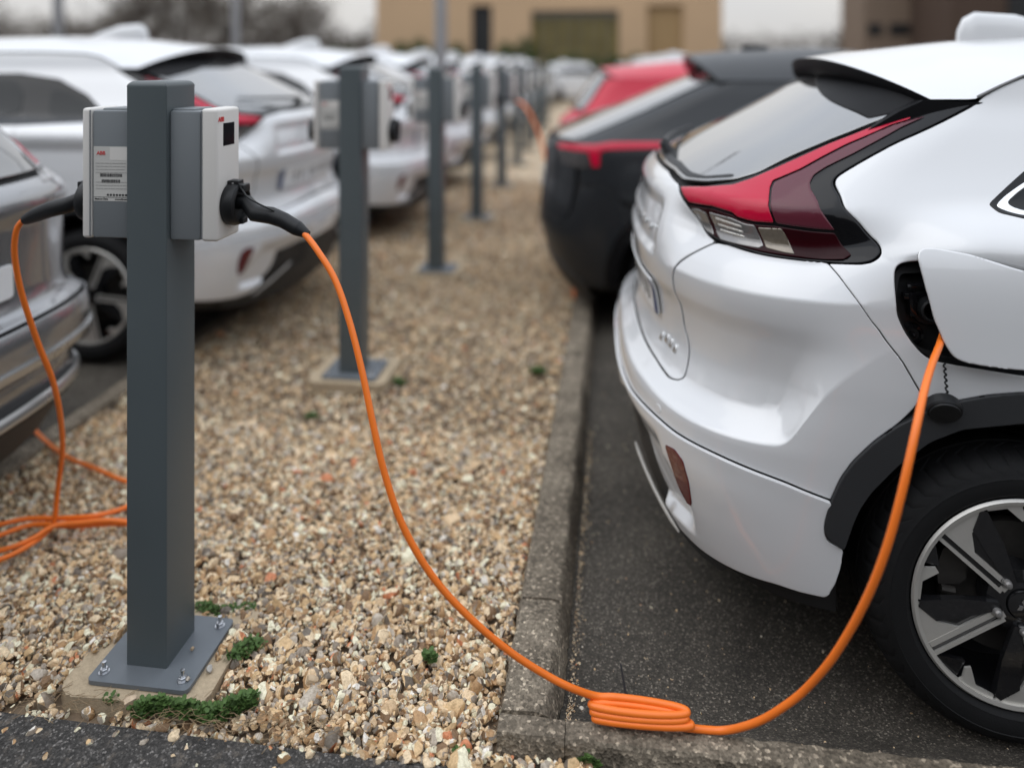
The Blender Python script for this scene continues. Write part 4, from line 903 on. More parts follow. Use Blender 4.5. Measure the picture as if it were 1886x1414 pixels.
def charging_station(label, group):
    t = empty('charging_station', (0, 0, 0)); tag(t, label, 'charging station', group)
    # local frame: origin at the post's foot
    p = MB(); bm = bmesh.new(); bmesh.ops.create_cube(bm, size=1)
    for v in bm.verts: v.co = Vector((v.co.x * .107, v.co.y * .128, (v.co.z + .5) * 1.452 + .008))
    e_ = [e for e in bm.edges if all(v.co.z > 1 for v in e.verts)]; bmesh.ops.bevel(bm, geom=e_, offset=.016, segments=5, affect='EDGES', profile=.5)
    e_ = [e for e in bm.edges if abs(e.verts[0].co.z - e.verts[1].co.z) > .5]; bmesh.ops.bevel(bm, geom=e_, offset=.003, segments=3, affect='EDGES', profile=.5)
    p.bm(bm, True); p.build('post', M['post'], t, 30)
    st = MB(); st.box((.0525, -.035, 1.435), (.0530, .038, 1.447)); st.build('sticker', M['label'], t)
    bp = MB(); bm = bmesh.new(); bmesh.ops.create_cube(bm, size=1)
    for v in bm.verts: v.co = Vector((v.co.x * .262 + .009, v.co.y * .232 - .003, v.co.z * .010 + .003))
    e_ = [e for e in bm.edges if abs(e.verts[0].co.z - e.verts[1].co.z) > .005]; bmesh.ops.bevel(bm, geom=e_, offset=.014, segments=6, affect='EDGES', profile=.5); bp.bm(bm, True); pl = bp.build('base_plate', M['plate_grey'], t, 30)
    for sx in (-1, 1):
        for sy in (-1, 1):
            bx, by = .009 + sx * .103, -.003 + sy * .088; b = MB(); b.lathe([(.0001, .008), (.0125, .008), (.0125, .0098), (.006, .0098)], (bx, by, 0), (0, 0, 1), 20)
            b.lathe([(.0098, .0098), (.0098, .0172), (.0085, .0182), (.0045, .0182)], (bx, by, 0), (0, 0, 1), 6); b.lathe([(.0045, .0182), (.0045, .0285), (.0052, .0290), (.0052, .0340), (.0001, .0345)], (bx, by, 0), (0, 0, 1), 12); b.build('anchor_bolt', M['zinc'], pl, 25)
    pd = MB(); bm = bmesh.new(); bmesh.ops.create_cube(bm, size=1)
    for v in bm.verts: v.co = Vector((v.co.x * .375 + .004, v.co.y * .33 + .015, v.co.z * .05 - .029))
    e_ = [e for e in bm.edges if abs(e.verts[0].co.z - e.verts[1].co.z) > .005]; bmesh.ops.bevel(bm, geom=e_, offset=.045, segments=6, affect='EDGES', profile=.5); bmesh.ops.subdivide_edges(bm, edges=bm.edges[:], cuts=2)
    for v in bm.verts:
        if v.co.z > -.03: v.co += Vector((random.gauss(0, .0015), random.gauss(0, .0015), random.gauss(0, .0007)))
    pd.bm(bm, True); pd.build('mortar_pad', M['pad'], t, 30)
    for sg in (1, -1):
        y0, y1 = -.054, .060; z0, z1 = 1.063, 1.392; X = lambda a: sg * a
        xa, xb, xc = .0535, (.135 if sg > 0 else .155), (.181 if sg > 0 else .183)
        h = MB(); h.box((min(X(xa), X(xb)), y0 + .002, z0 + .002), (max(X(xa), X(xb)), y1 - .002, z1 - .006), .006); h.box((min(X(xa + .0), X(xb - .02)), y0 + .012, z1 - .012), (max(X(xa), X(xb - .02)), y1 - .012, z1 - .0005), .005)
        w_ = h.build('charger_box', M['housing'], t, 30)
        c = MB(); c.box((min(X(xb + .0012), X(xc)), y0, z0), (max(X(xb + .0012), X(xc)), y1, z1), .009, seg=4); c.build('front_cover', M['cover'], w_, 30)
        g_ = MB(); g_.box((min(X(xb + .004), X(xb + .0055)), y0 - .0006, z0 + .006), (max(X(xb + .004), X(xb + .0055)), y0 + .02, z1 - .006)); g_.build('cover_seam', M['housing'], w_)
        sc = MB(); sc.box((min(X(xc - .002), X(xc + .0008)), -.026, z1 - .095), (max(X(xc - .002), X(xc + .0008)), .030, z1 - .038), .0006, seg=1); sc.build('screen', M['gloss_black'], w_)
        rot = Matrix.Translation((X(xc + .0004), -.036 if sg > 0 else .036, z1 - .028)) @ Matrix(((0, 0, sg, 0), (sg, 0, 0, 0), (0, 1, 0, 0), (0, 0, 0, 1)))
        text_obj('maker_mark', 'ABB', .017, M['red_ink'], w_, rot, .0005, .0004, sx=.9)
        # socket: flange, collar, hinged lid
        cx, cy, cz = X(xc), .008, z0 + .085
        f = MB(); f.lathe([(.0001, 0), (.052, 0), (.054, .003), (.055, .020), (.052, .030), (.046, .034), (.040, .034), (.036, .022), (.0001, .020)], (cx, cy, cz), (sg, 0, 0), 48)
        f.box((min(X(xc), X(xc + .03)), cy - .016, cz + .046), (max(X(xc), X(xc + .03)), cy + .016, cz + .060), .003); so = f.build('socket', M['plastic'], w_, 32)
        l = MB(); l.box((min(X(xc + .032), X(xc + .046)), cy - .018, cz + .030), (max(X(xc + .032), X(xc + .046)), cy + .018, cz + .050), .003); l.build('socket_lid', M['plastic'], so); l = MB()
        l.box((min(X(xc + .032), X(xc + .042)), cy - .014, cz - .050), (max(X(xc + .032), X(xc + .042)), cy + .014, cz - .034), .003); l.build('lid_catch', M['plastic'], so)
        nb = MB(); nb.tube([(X(xc + .016), cy - .017, cz + .053), (X(xc + .016), cy + .017, cz + .053)], .0028, 8); nb.build('hinge_pin', M['zinc'], so)
        if sg < 0:   # rating plate on the side that faces the path
            yb = y0 - .0000; T_ = lambda x, z: (x, z)
            def lab(n, xs, zs, m, o): q_ = MB(); q_.box((min(xs), y0 + .0020 - o, min(zs)), (max(xs), y0 + .0026, max(zs))); return q_.build(n, M[m], w_)
            L0, L1, B0, B1 = -.150, -.0545, 1.158, 1.295
            lab('rating_label', (L0, L1), (B0, B1), 'label', .0006)
            lab('label_field', (L0 + .044, L1 - .002), (B1 - .034, B1 - .002), 'cover', .0010)
            MT = lambda x, z: Matrix.Translation((x, y0 + .0010, z)) @ Matrix(((1, 0, 0, 0), (0, 0, -1, 0), (0, 1, 0, 0), (0, 0, 0, 1)))
            text_obj('label_print', 'ABB', .013, M['red_ink'], w_, MT(L0 + .020, B1 - .017), .0004, .0001)
            rr = np.random.default_rng(4)
            q_ = MB()
            for k in range(9):
                if k in (4, 5): continue
                z = B1 - .042 - k * .0078 * (1 if k < 5 else 1.02); x = L0 + .006
                while x < L1 - .010:
                    wd = rr.uniform(.004, .012); q_.box((x, y0 + .0008, z - .0006), (min(x + wd, L1 - .006), y0 + .0020, z + .0006)); x += wd + .002
            q_.build('label_print', M['grey_ink'], w_)
            q_ = MB()
            for z, xa_, xb_ in ((B1 - .072, .018, .076), (B1 - .087, .022, .072)):
                x = L0 + xa_
                while x < L0 + xb_: wd = rr.uniform(.0008, .003); q_.box((x, y0 + .0008, z - .004), (x + wd, y0 + .0020, z + .004)); x += wd + rr.uniform(.0008, .002)
            q_.box((L0 + .001, y0 + .0008, B0 + .0095), (L1 - .001, y0 + .0020, B0 + .0103))
            for k in range(7): q_.box((L0 + .036 + k * .0082, y0 + .0008, B0 + .013), (L0 + .041 + k * .0082, y0 + .0020, B0 + .018))
            q_.build('bar_code', M['ink'], w_)
            text_obj('label_print', 'Made in China', .0062, M['ink'], w_, MT(L0 + .021, B0 + .005), .0002, .00015)
            text_obj('label_print', 'www.abb.com', .0062, M['ink'], w_, MT(L1 - .020, B0 + .005), .0002, .00015)
    return t
st0 = charging_station('sharp anthracite charging post in the left foreground with a box on each side', 'charging posts along the gravel strip')
st0.location = (PX, PY, 0)
# posts further along, each foot measured on the ground
def foot(px_l, px_r, y): 
    p = at((px_l + px_r) / 2, y, Z=0); return p
ROW = [(625, 664, 703, .035, 'second charging post of the row, its foot on a grey plate beside yellow mortar'),
       (790, 812, 503, .02, 'third charging post of the row, standing right of the tall lamp pole'),
       (868, 886, 405, .015, 'fourth charging post of the row, with an orange cable arching from its box'),
       (916, 930, 345, .015, 'fifth charging post of the row, thin and far off in the gravel'),
       (947, 957, 305, .015, 'sixth charging post of the row, blurred behind the fifth'),
       (966, 974, 277, .015, 'seventh charging post of the row, very blurred behind the arching cable'),
       (981, 988, 258, .01, 'eighth charging post of the row, far off by the black hatchback'),
       (993, 999, 243, .01, 'ninth charging post of the row, close left of the black hatchback'),
       (1003, 1008, 231, .01, 'farthest charging post of the row, only its box showing above the cars')]
for pl_, pr_, yb, dz, lb in ROW:
    c = copy_tree(st0); f = foot(pl_, pr_, yb); c.location = (f.x, f.y + .06, dz); c['label'] = lb
pm = MB(); q = at(712, 696, Z=.0); bm = bmesh.new(); bmesh.ops.create_cube(bm, size=1)

# ------------------------------------------------------------------ charging cables
CR = .0077
def cable_thing(label, pts, plug_pts=None, rad=CR, n=8, group='orange charging cables', dark=None):
    t = empty('charging_cable', (0, 0, 0)); tag(t, label, 'charging cable', group)
    mb = MB(); mb.tube(catmull(pts, n), rad, 14); mb.build('cord', M['orange'], t, 60)
    return t
def W3(px, py, d):
    """world point at a given distance in front of the camera along a line of sight"""
    v = CF + CR_ * ((px - 943) / FPX) + np.array([0, 0, (HOR - py) / FPX]); return Vector(np.array([0, 0, CAM_H]) + v * d)
def plug(parent, pts, rads, nm='plug', m='plastic'):
    mb = MB(); mb.tube(pts, rads, 20); return mb.build(nm, M[m], parent, 35)
sockR = Vector((PX + .181, PY + .008, 1.148))
k_ = [sockR + Vector((.018, 0, .004)), sockR + Vector((.045, 0, .003))]
he = W3(548, 421, 1.835); h1 = W3(470, 393, 1.86); h2 = W3(500, 397, 1.855); h3 = W3(523, 406, 1.845)
main_pts = [he + (h3 - he) * .2, W3(560, 430, 1.825), W3(585, 462, 1.80), W3(617, 515, 1.77), W3(643, 590, 1.735), W3(666, 680, 1.70), W3(687, 780, 1.67), W3(708, 870, 1.65), W3(742, 968, 1.635), W3(796, 1060, 1.63), W3(862, 1134, 1.635), W3(936, 1197, 1.645), W3(1000, 1239, 1.655), W3(1050, 1265, 1.66), W3(1095, 1287, 1.66)]
# the coil: flattened turns stacked on the kerb
c0 = W3(1172, 1324, 1.648); ax = Vector((1, -.01, 0)).normalized(); by = Vector((0, 1, 0)); turns = 3.29; coil = []
N_ = int(turns * 26)
for i in range(N_ + 1):
    a = -2 * math.pi * (i / 26.0) + math.pi * .88; u = i / 26.0
    coil.append(c0 + ax * (math.cos(a) * (.112 - .0035 * u - .005 * math.sin(u * 2.1)) + .004 * math.sin(u * 3.7) + .0045 * u) + by * (math.sin(a) * (.0135 - .0012 * u) + .012 - .0045 * u) + Vector((0, 0, -.010 + .0108 * (turns - u) + .0016 * math.sin(u * 5.3 + 1) * (u > .3))))
tail = [W3(1300, 1343, 1.642), W3(1335, 1344, 1.635), W3(1370, 1337, 1.612), W3(1405, 1324, 1.59), W3(1440, 1303, 1.565), W3(1480, 1272, 1.54), W3(1525, 1222, 1.50), W3(1562, 1166, 1.47), W3(1592, 1110, 1.445), W3(1618, 1050, 1.425), W3(1640, 985, 1.415), W3(1660, 910, 1.415), W3(1675, 845, 1.425), W3(1689, 780, 1.45), W3(1702, 720, 1.50), W3(1716, 672, 1.58), W3(1730, 636, 1.66), W3(1738, 610, 1.725)]
cab = cable_thing('orange cable from the foreground post through a coil on the kerb to the white crossover', main_pts[:-1] + coil[1::2] + tail[0:1] + tail[1:])
plug(cab, k_ + [h1, h2, h3, he], [.019, .019, .0215, .0215, .0195, .0185])
g1_ = he + (he - h3) * .02; plug(cab, [h3 + (he - h3) * .95, he + (he - h3).normalized() * .008 , he + (he - h3).normalized() * .032], [.0185, .0165, .0098], 'cable_gland')
tt = MB(); tt.tube(catmull([sockR + Vector((.028, -.01, .052)), W3(455, 362, 1.84), W3(474, 374, 1.835), W3(492, 383, 1.835), W3(505, 389, 1.84)], 6), .0022, 6); tt.build('cap_strap', M['plastic'], cab)
ft = MB(); a_ = W3(1156, 1298, 1.69); b_ = W3(1143, 1222, 1.72); wv = Vector((.0035, 0, 0)); tv = Vector((0, .0012, 0))
ft.add([a_ - wv, a_ + wv, b_ + wv * .5, b_ - wv * .5, a_ - wv + tv, a_ + wv + tv, b_ + wv * .5 + tv, b_ - wv * .5 + tv], [(0, 1, 2, 3), (4, 5, 6, 7), (0, 1, 5, 4), (2, 3, 7, 6), (0, 3, 7, 4), (1, 2, 6, 5)]); ft.build('cable_tie', M['trim'], cab)
# plug in the flank of the white crossover, mostly behind the open flap
plug(cab, [W3(1738, 612, 1.725), W3(1745, 588, 1.735), W3(1752, 572, 1.76)], [.0098, .016, .018], 'plug')
# left cable, from the other box down to the gravel
sockL = Vector((PX - .183, PY + .008, 1.148)); l1 = W3(128, 377, 1.93); l2 = W3(95, 385, 1.95); l3 = W3(66, 396, 1.965); l4 = W3(47, 405, 1.975)
gz = .012
left_pts = [l4 + (l3 - l4) * .2, W3(38, 411, 1.98), W3(29, 430, 1.985), W3(27, 470, 2.0), W3(36, 525, 2.03), W3(52, 580, 2.06), W3(73, 640, 2.10), W3(97, 700, 2.15), W3(111, 765, 2.22), W3(115, 830, 2.30), W3(107, 895, 2.37), at(100, 960, Z=gz + .02), at(88, 978, Z=gz), at(55, 1003, Z=gz), at(10, 1026, Z=gz), at(-40, 1040, Z=gz), at(-80, 1025, Z=gz), at(-70, 985, Z=gz), at(-10, 968, Z=gz + .012), at(50, 955, Z=gz + .012), at(110, 954, Z=gz + .01), at(170, 950, Z=gz + .016), at(215, 940, Z=gz + .01), at(262, 925, Z=gz), at(300, 940, Z=gz), at(270, 962, Z=gz), at(200, 964, Z=gz), at(130, 968, Z=gz), at(60, 966, Z=gz), at(0, 985, Z=gz), at(-50, 1002, Z=gz), at(-30, 1018, Z=gz), at(20, 1008, Z=gz + .006), at(62, 990, Z=gz + .012), at(100, 968, Z=gz + .016), at(150, 962, Z=gz + .016), at(205, 958, Z=gz + .016), at(290, 966, Z=gz)]
cabl = cable_thing('orange cable hanging left of the foreground post into loops on the gravel', left_pts)
plug(cabl, [sockL + Vector((-.018, 0, .004)), sockL + Vector((-.045, 0, .003)), l1, l2, l3, l4], [.019, .019, .0215, .0215, .0195, .014])
cable_thing('orange cable lying on the gravel behind the loops, running under the left cars', [at(-30, 700, Z=.02), at(20, 725, Z=.02), at(40, 755, Z=.012), at(62, 790, Z=.012), at(95, 822, Z=gz), at(130, 845, Z=gz), at(175, 862, Z=gz), at(232, 886, Z=gz), at(300, 892, Z=gz)])
# cable of the fourth post
f4 = foot(868, 886, 405); s4 = Vector((f4.x + .24, f4.y + .07, 1.155))
c4 = cable_thing('orange cable arching from the fourth post down to the gravel by the black car', [s4 + Vector((.14, 0, -.005)), s4 + Vector((.24, -.05, -.06)), s4 + Vector((.36, -.1, -.28)), s4 + Vector((.44, -.15, -.55)), s4 + Vector((.50, -.2, -.85)), s4 + Vector((.58, -.25, -1.13)), s4 + Vector((.66, -.5, -1.145)), s4 + Vector((.72, -1.2, -1.145)), s4 + Vector((.80, -2.4, -1.145))], rad=.012)
plug(c4, [s4 + Vector((-.02, 0, 0)), s4 + Vector((.15, 0, -.005))], [.022, .022])
cable_thing('coil of orange cable on the gravel under the tail of the left cars', [at(748 + 18 * math.cos(a) * 1.1, 352 + 6 * math.sin(a), Z=.02 + .01 * (a / 6)) for a in np.linspace(0, 18, 50)], rad=.012, n=3)

# ------------------------------------------------------------------ open charging flap, recess and cap on the white crossover
k_f = 1.034
FL = [(1702, 494), (1703, 487), (1707, 483), (1714, 480), (1733, 480), (1797, 490), (1884, 511), (1960, 530), (1985, 560), (1990, 610), (1975, 665), (1940, 690), (1886, 689), (1818, 681), (1784, 674), (1767, 666), (1757, 652), (1744, 626), (1731, 597), (1722, 563), (1712, 528)]
fsz = TX([(943 + (a - 943) / k_f, 120 + (b - 120) / k_f) for a, b in FL])
A0 = Shape(_xr, _W, _L, _n)
fl = panel('charging_flap', A0, fsz, M['white'], carA, off=.050, thick=.007, sp=.016, side=-1, rnd=.02, curl=.0025)
panel('flap_lining', A0, fsz, M['plastic'], fl, off=.042, thick=.001, sp=.05, side=-1, rnd=.02, curl=0)
FH = FLAP_HOLE
rec = panel('charging_port', A, FH, M['plastic'], carA, off=-.060, thick=.001, sp=.02, side=-1, curl=0)
wl = MB(); lp = rounded(resample(FH, .03), 2); s_ = np.array([-p[0] for p in lp]); z_ = np.array([p[1] for p in lp]); p0 = A.P(s_, z_); nn = A.N(s_, z_); n_ = len(lp)
cen = p0.mean(0); rings = []
for o, ins in ((-.006, 0), (-.020, .004), (-.045, .007), (-.062, .012)):
    d = cen - p0; d /= np.linalg.norm(d, axis=1, keepdims=True); rings.append(p0 + nn * o + d * ins)
wl.add(np.vstack(rings).tolist(), [(r_ * n_ + i, r_ * n_ + (i + 1) % n_, (r_ + 1) * n_ + (i + 1) % n_, (r_ + 1) * n_ + i) for r_ in range(3) for i in range(n_)], True); wl.build('port_surround', M['plastic'], rec, 60)
def on_flank(px, py, o):
    q = TX([(px, py)])[0]; return Vector(A.P([-q[0]], [q[1]])[0] + A.N([-q[0]], [q[1]])[0] * o)
pr = MB(); c = on_flank(1724, 570, -.058); pr.lathe([(.043, 0), (.043, .012), (.040, .016), (.030, .016), (.028, .045), (.024, .048), (.020, .045), (.020, .01), (.0001, .01)], c, (0, -1, 0), 36); pr.build('socket', M['plastic'], rec, 35)
pr = MB(); c = on_flank(1697, 624, -.058); pr.lathe([(.026, 0), (.024, .012), (.017, .014), (.015, .008), (.006, .008), (.005, .018), (.0001, .020)], c, (0, -1, 0), 28); pr.build('port_knob', M['gloss_black'], rec, 35)
pr = MB(); a_ = on_flank(1672, 540, -.05); pr.box((a_.x, a_.y - .02, a_.z - .012), (a_.x + .075, a_.y, a_.z + .004), .004); pr.box((a_.x + .012, a_.y - .026, a_.z - .05), (a_.x + .03, a_.y, a_.z + .006), .003)
pr.tube([(a_.x + .01, a_.y - .015, a_.z + .02), (a_.x + .08, a_.y - .024, a_.z + .028)], .007, 8); pr.build('latch', M['gloss_black'], rec, 35)
cp = on_flank(1728, 744, .030); cap_ = MB(); axv = Vector((-.12, -.85, -.5)).normalized()
cap_.lathe([(.0001, -.018), (.033, -.018), (.036, -.014), (.037, .004), (.0345, .008), (.0325, .008), (.031, .012), (.0001, .013)], cp, axv, 36); cap_.build('port_cap', M['plastic'], rec, 30)
cd = MB(); sp0 = on_flank(1737, 668, .006); pts = [sp0.lerp(cp + Vector((.006, 0, .034)), t) + Vector((.0022 * math.cos(t * 34), .0022 * math.sin(t * 34), 0)) for t in np.linspace(0, 1, 50)]
cd.tube(pts, .0022, 6); cd.build('cap_cord', M['plastic'], rec)
# ------------------------------------------------------------------ the other parked cars
LG, RG = 'cars parked along the left of the gravel strip', 'cars parked along the right of the gravel strip'
def copyA(x, y, left, label, paint=None, z=GROUND, far=False):
    sk = ('charging_flap', 'charging_port', 'window_trim') + (('wheel_nut', 'nut_seat', 'badge_letter', 'plate_mark', 'parking_sensor', 'reflector_rib', 'brake_caliper', 'country_band') if far else ())
    c = copy_tree(carA, None, sk, {'white_paint': M[paint]} if paint else None)
    f = bpy.data.objects.new('charging_flap', cov_me if not paint else cov_red); COL.objects.link(f); f.parent = c
    c.location = (x, y, z); c.rotation_euler = (0, 0, math.pi if left else 0); c['label'] = label; c['group'] = LG if left else RG
    return c
_c = panel('charging_flap', A, FLAP_HOLE, M['white'], None, off=0, sp=.03, side=-1); cov_me = _c.data; bpy.data.objects.remove(_c); cov_red = cov_me.copy(); cov_red.materials[0] = M['red_paint']
carA['group'] = RG

Bsh = Shape([(.15, .22), (.3, .10), (.45, .035), (.6, .0), (.75, .01), (.9, .035), (1.05, .04), (1.10, .05), (1.14, .12), (1.2, .26), (1.3, .50), (1.4, .74), (1.5, .99), (1.58, 1.2), (1.62, 1.3)],
            [(.15, .84), (.3, .88), (.5, .90), (.8, .90), (1.0, .885), (1.1, .865), (1.18, .80), (1.3, .72), (1.4, .66), (1.475, .61), (1.62, .55)],
            [(.15, .5), (.9, .50), (1.1, .46), (1.3, .40), (1.475, .34), (1.62, .3)], [(.15, 2.7), (1.1, 2.7), (1.3, 2.6), (1.62, 2.5)])
Csh = Shape([(.15, .16), (.3, .06), (.36, .02), (.42, .05), (.48, .03), (.53, -.015), (.60, -.02), (.66, -.005), (.685, .055), (.75, .075), (.95, .08), (1.02, .06), (1.06, .07), (1.10, .13), (1.2, .20), (1.35, .30), (1.5, .42), (1.62, .52)],
            [(.15, .84), (.3, .88), (.5, .91), (.66, .91), (.70, .89), (.9, .895), (1.03, .885), (1.1, .86), (1.2, .80), (1.3, .73), (1.475, .63), (1.62, .56)],
            [(.15, .40), (.9, .38), (1.1, .36), (1.3, .34), (1.62, .3)], [(.15, 3.1), (1.1, 3.0), (1.62, 2.6)])
def build_carB(label, S, paint, lamps, group, glass=(1.14, .60), top=1.64, roofx=1.1, bars=False, plate_z=.78, winx=None):
    winx = winx or roofx
    t = empty('parked_car'); tag(t, label, 'car', group)
    arch = S.xz([(WX - .40, .2), (WX - .40, .42)] + arc_xz(WX, WZ, .42, 165, 15) + [(WX + .40, .2)]); arch2 = [(a + DW, b) for a, b in arch]
    both('inner_body', S, [(0, .26), (3.85, .26), (3.95, .98), (2.8, 1.03), (2.0, 1.45), (.9, 1.45), (.5, 1.48), (0, 1.5)], M['shell'], t, off=-.022, thick=.001, sp=.06, holes=[arch, arch2], curl=0)
    gs = S.s_of(WX - .50, .7)
    half = [(0, .66), (.60, .66), (.66, .70), (.70, .86), (.88, .88), (S.s_of(.50, .80), .80)] + S.xz([(x, z) for x, z in arc_xz(WX, WZ, .475, 112, 175, 12)][3:]) + [(.80, .30), (.5, .26), (0, .26)]
    panel('rear_bumper', S, mir(half), M[paint], t, sp=.025)
    panel('diffuser', S, mir([(0, .42), (.5, .40), (.66, .30), (.6, .18), (0, .18)]), M['trim'], t, off=.008, sp=.05)
    panel('tailgate', S, mir([(0, glass[0] - .03), (.58, glass[0] - .03), (.655, glass[0] - .08), (.655, .71), (.59, .668), (0, .668)]), M[paint], t, sp=.025)
    panel('rear_glass', S, mir([(0, glass[0] - .01), (glass[1], glass[0] - .01), (glass[1] + .03, 1.3), (glass[1] - .02, 1.5), (0, 1.58)]), M['rear_glass'], t, sp=.03, off=.001)
    pl = panel('number_plate', S, [(-.28, plate_z), (.28, plate_z), (.28, plate_z + .11), (-.28, plate_z + .11)], M['plate'], t, off=.012, sp=.05, thick=.006)
    for i, a in enumerate((-.22, -.18, -.11, -.07, -.03, .05, .09, .16, .20)): panel('plate_mark', S, [(a - .012, plate_z + .025), (a + .012, plate_z + .025), (a + .004, plate_z + .085), (a - .008, plate_z + .085)], M['ink'], pl, off=.014, sp=.05, thick=.001)
    for sd_ in (1, -1):
        for (nm, o, mt) in lamps:
            lp = panel(nm, S, o, M[mt], t, off=.004, sp=.02, side=sd_, rnd=.015)
        up = S.s_of(roofx - .1, 1.45); lowq = [(.70, .885), (.665, glass[0] - .09), (glass[1] + .02, glass[0] - .02), (glass[1] + .06, 1.3), (glass[1] + .05, 1.47)]
        body = lowq + S.xz([(roofx, 1.475), (2.15, 1.475), (2.45, 1.36), (3.0, 1.04), (3.4, 1.0), (4.0, .94), (4.3, .85), (4.4, .7), (4.4, .5), (4.3, .3)]) + S.xz(arc_xz(WX + DW, WZ, .475, -5, 185, 30)) + S.xz([(WX + DW - .50, .27), (WX + .50, .27)]) + S.xz(arc_xz(WX, WZ, .475, -5, 112, 20)) + [(S.s_of(.51, .80), .80), (.885, .885)]
        rdoor = S.xz([(1.44, .34), (1.36, .70), (1.33, 1.06), (2.10, 1.06), (2.12, .34)]); fdoor = S.xz([(2.135, .34), (2.115, 1.06), (2.96, 1.03), (3.0, .75), (2.98, .34)])
        win = S.xz([(winx - .05, 1.22), (1.25, 1.12), (2.86, 1.08), (2.40, 1.35), (2.15, 1.44), (1.5, 1.445), (winx + .18, 1.38)])
        panel('body_side', S, body, M[paint], t, sp=.03, holes=[rdoor, fdoor, win], side=sd_)
        for nm, o in (('rear_door', rdoor), ('front_door', fdoor)):
            c = np.mean(o, 0); d = panel(nm, S, [tuple(np.array(q) + (c - np.array(q)) / np.linalg.norm(c - np.array(q)) * .006) for q in o], M[paint], t, sp=.05, side=sd_)
            hx = 1.48 if nm == 'rear_door' else 2.3; hb = MB(); ss = [sd_ * S.s_of(hx + k * .04, .98) for k in range(5)]; hp = S.P(ss, [.98] * 5); nn = S.N(ss, [.98] * 5)
            hb.tube([Vector(hp[k] + nn[k] * [0, .032, .036, .032, 0][k]) for k in range(5)], .011, 8); hb.build('door_handle', M[paint], d)
        panel('side_window', S, rounded(win, 1), M['glass'], t, off=.001, sp=.05, side=sd_)
        for wx in (WX, WX + DW):
            ring = S.xz([(wx + .475 * math.cos(a), WZ + .475 * math.sin(a)) for a in np.linspace(-.1, math.pi + .1, 26)] + [(wx + .40 * math.cos(a), WZ + .40 * math.sin(a)) for a in np.linspace(math.pi + .1, -.1, 26)])
            panel('wheel_arch_trim', S, ring, M['trim'] if paint != 'black_paint' else M['gloss_black'], t, off=.008, sp=.03, side=sd_, thick=.03)
            ln = MB(); pts = arc_xz(wx, WZ, .405, 188, -8, 24); m_ = len(pts); ln.add([(x, sd_ * .865, z) for x, z in pts] + [(x, sd_ * .58, z) for x, z in pts], [(i, i + 1, m_ + i + 1, m_ + i) for i in range(m_ - 1)] + [tuple(range(m_, 2 * m_))], True); ln.build('arch_liner', M['shell'], t)
            wheel_parts(t, 'wheel', sd_, (wx, sd_ * WY, WZ), light=True)
        panel('sill_trim', S, S.xz([(1.40, .335), (3.10, .335), (3.10, .22), (1.40, .22)]), M['trim'], t, off=.006, sp=.1, side=sd_, thick=.02)
        if bars:
            for nm, za, zb, s1 in (('bumper_bar', .515, .545, .98), ('bumper_bar', .355, .385, .90)): panel(nm, S, [(0, za), (s1, za), (s1 + .03, (za + zb) / 2), (s1, zb), (0, zb)], M['silver'], t, off=.012, sp=.03, side=sd_, thick=.02)
        hl = MB(); hl.box((4.25, sd_ * .60 - .12, .70), (4.50, sd_ * .60 + .12, .78), .02); hl.build('headlight', M['lamp_clear'], t)
        mr = MB(); mr.box((2.62, sd_ * .93 - .1, 1.06), (2.74, sd_ * .93 + .1, 1.18), .03, seg=3); mr.build('door_mirror', M['gloss_black'], t)
    hw = lambda x: float(np.interp(x, [.6, 1.0, 2.0, 2.6], [.61, .61, .605, .57])); cw = lambda x: float(np.interp(x, [.5, .8, 1.2, 1.8, 2.5], [.10, .13, .165, .19, .12])) * (top - 1.475) / .19
    def roof(u, v):
        av = abs(v); x0 = roofx - .18 + .14 * av ** 2.6; x = x0 + (2.45 - .2 * av ** 2 - x0) * u; return (x, v * hw(x), 1.480 + cw(x) * (1 - av ** 2.3))
    sheet('roof', roof, list(np.linspace(0, 1, 20)), list(np.linspace(-1, 1, 25)), M[paint], t)
    sp = MB(); nv = np.linspace(-1, 1, 25); V = []
    for dx, dz in ((0, 0), (.004, -.03), (.03, -.045), (.16, -.07)): V += [(roof(0, v)[0] + dx, v * hw(roofx) * .99, roof(0, v)[2] + dz - .001) for v in nv]
    sp.add(V, [(i * 25 + j, i * 25 + j + 1, (i + 1) * 25 + j + 1, (i + 1) * 25 + j) for i in range(3) for j in range(24)], True); sp.build('spoiler', M['gloss_black'], t)
    sheet('windscreen', lambda u, v: (2.45 - .2 * abs(v) ** 2 + .72 * u, v * (.575 + .20 * u), top - .04 - .12 * abs(v) ** 2.3 - .50 * u), list(np.linspace(0, 1, 10)), list(np.linspace(-1, 1, 13)), M['glass'], t)
    def nose(x): tt = np.clip((x - 3.2) / 1.35, 0, .9995); return .86 * (1 - tt ** 3) ** (1 / 3.)
    sheet('bonnet', lambda u, v: (3.05 - .1 * abs(v) + u * 1.38, v * float(nose(3.10 + u * 1.30)), 1.01 - .17 * u ** 2.2 + .05 * (1 - abs(v) ** 2)), list(np.linspace(0, 1, 16)), list(np.linspace(-1, 1, 11)), M[paint], t, thick=.01)
    fb = MB(); fb.add([(x, sg * float(nose(x)), z) for z in (.25, .5, .75, .87) for sg, x in [(-1, 4.38), (-1, 4.48), (-.6, 4.53), (0, 4.55), (.6, 4.53), (1, 4.48), (1, 4.38)]], [(i * 7 + k, i * 7 + k + 1, (i + 1) * 7 + k + 1, (i + 1) * 7 + k) for i in range(3) for k in range(6)], True); fb.build('front_bumper', M['trim'], t)
    fn = MB(); fn.box((1.35, -.03, top - .03), (1.52, .03, top + .02), .012); fn.build('roof_antenna', M[paint], t)
    fl = MB(); fl.box((.35, -.60, .20), (4.2, .60, .26)); fl.build('underbody', M['shell'], t)
    return t
sx_ = lambda S, x, z: S.s_of(x, z)
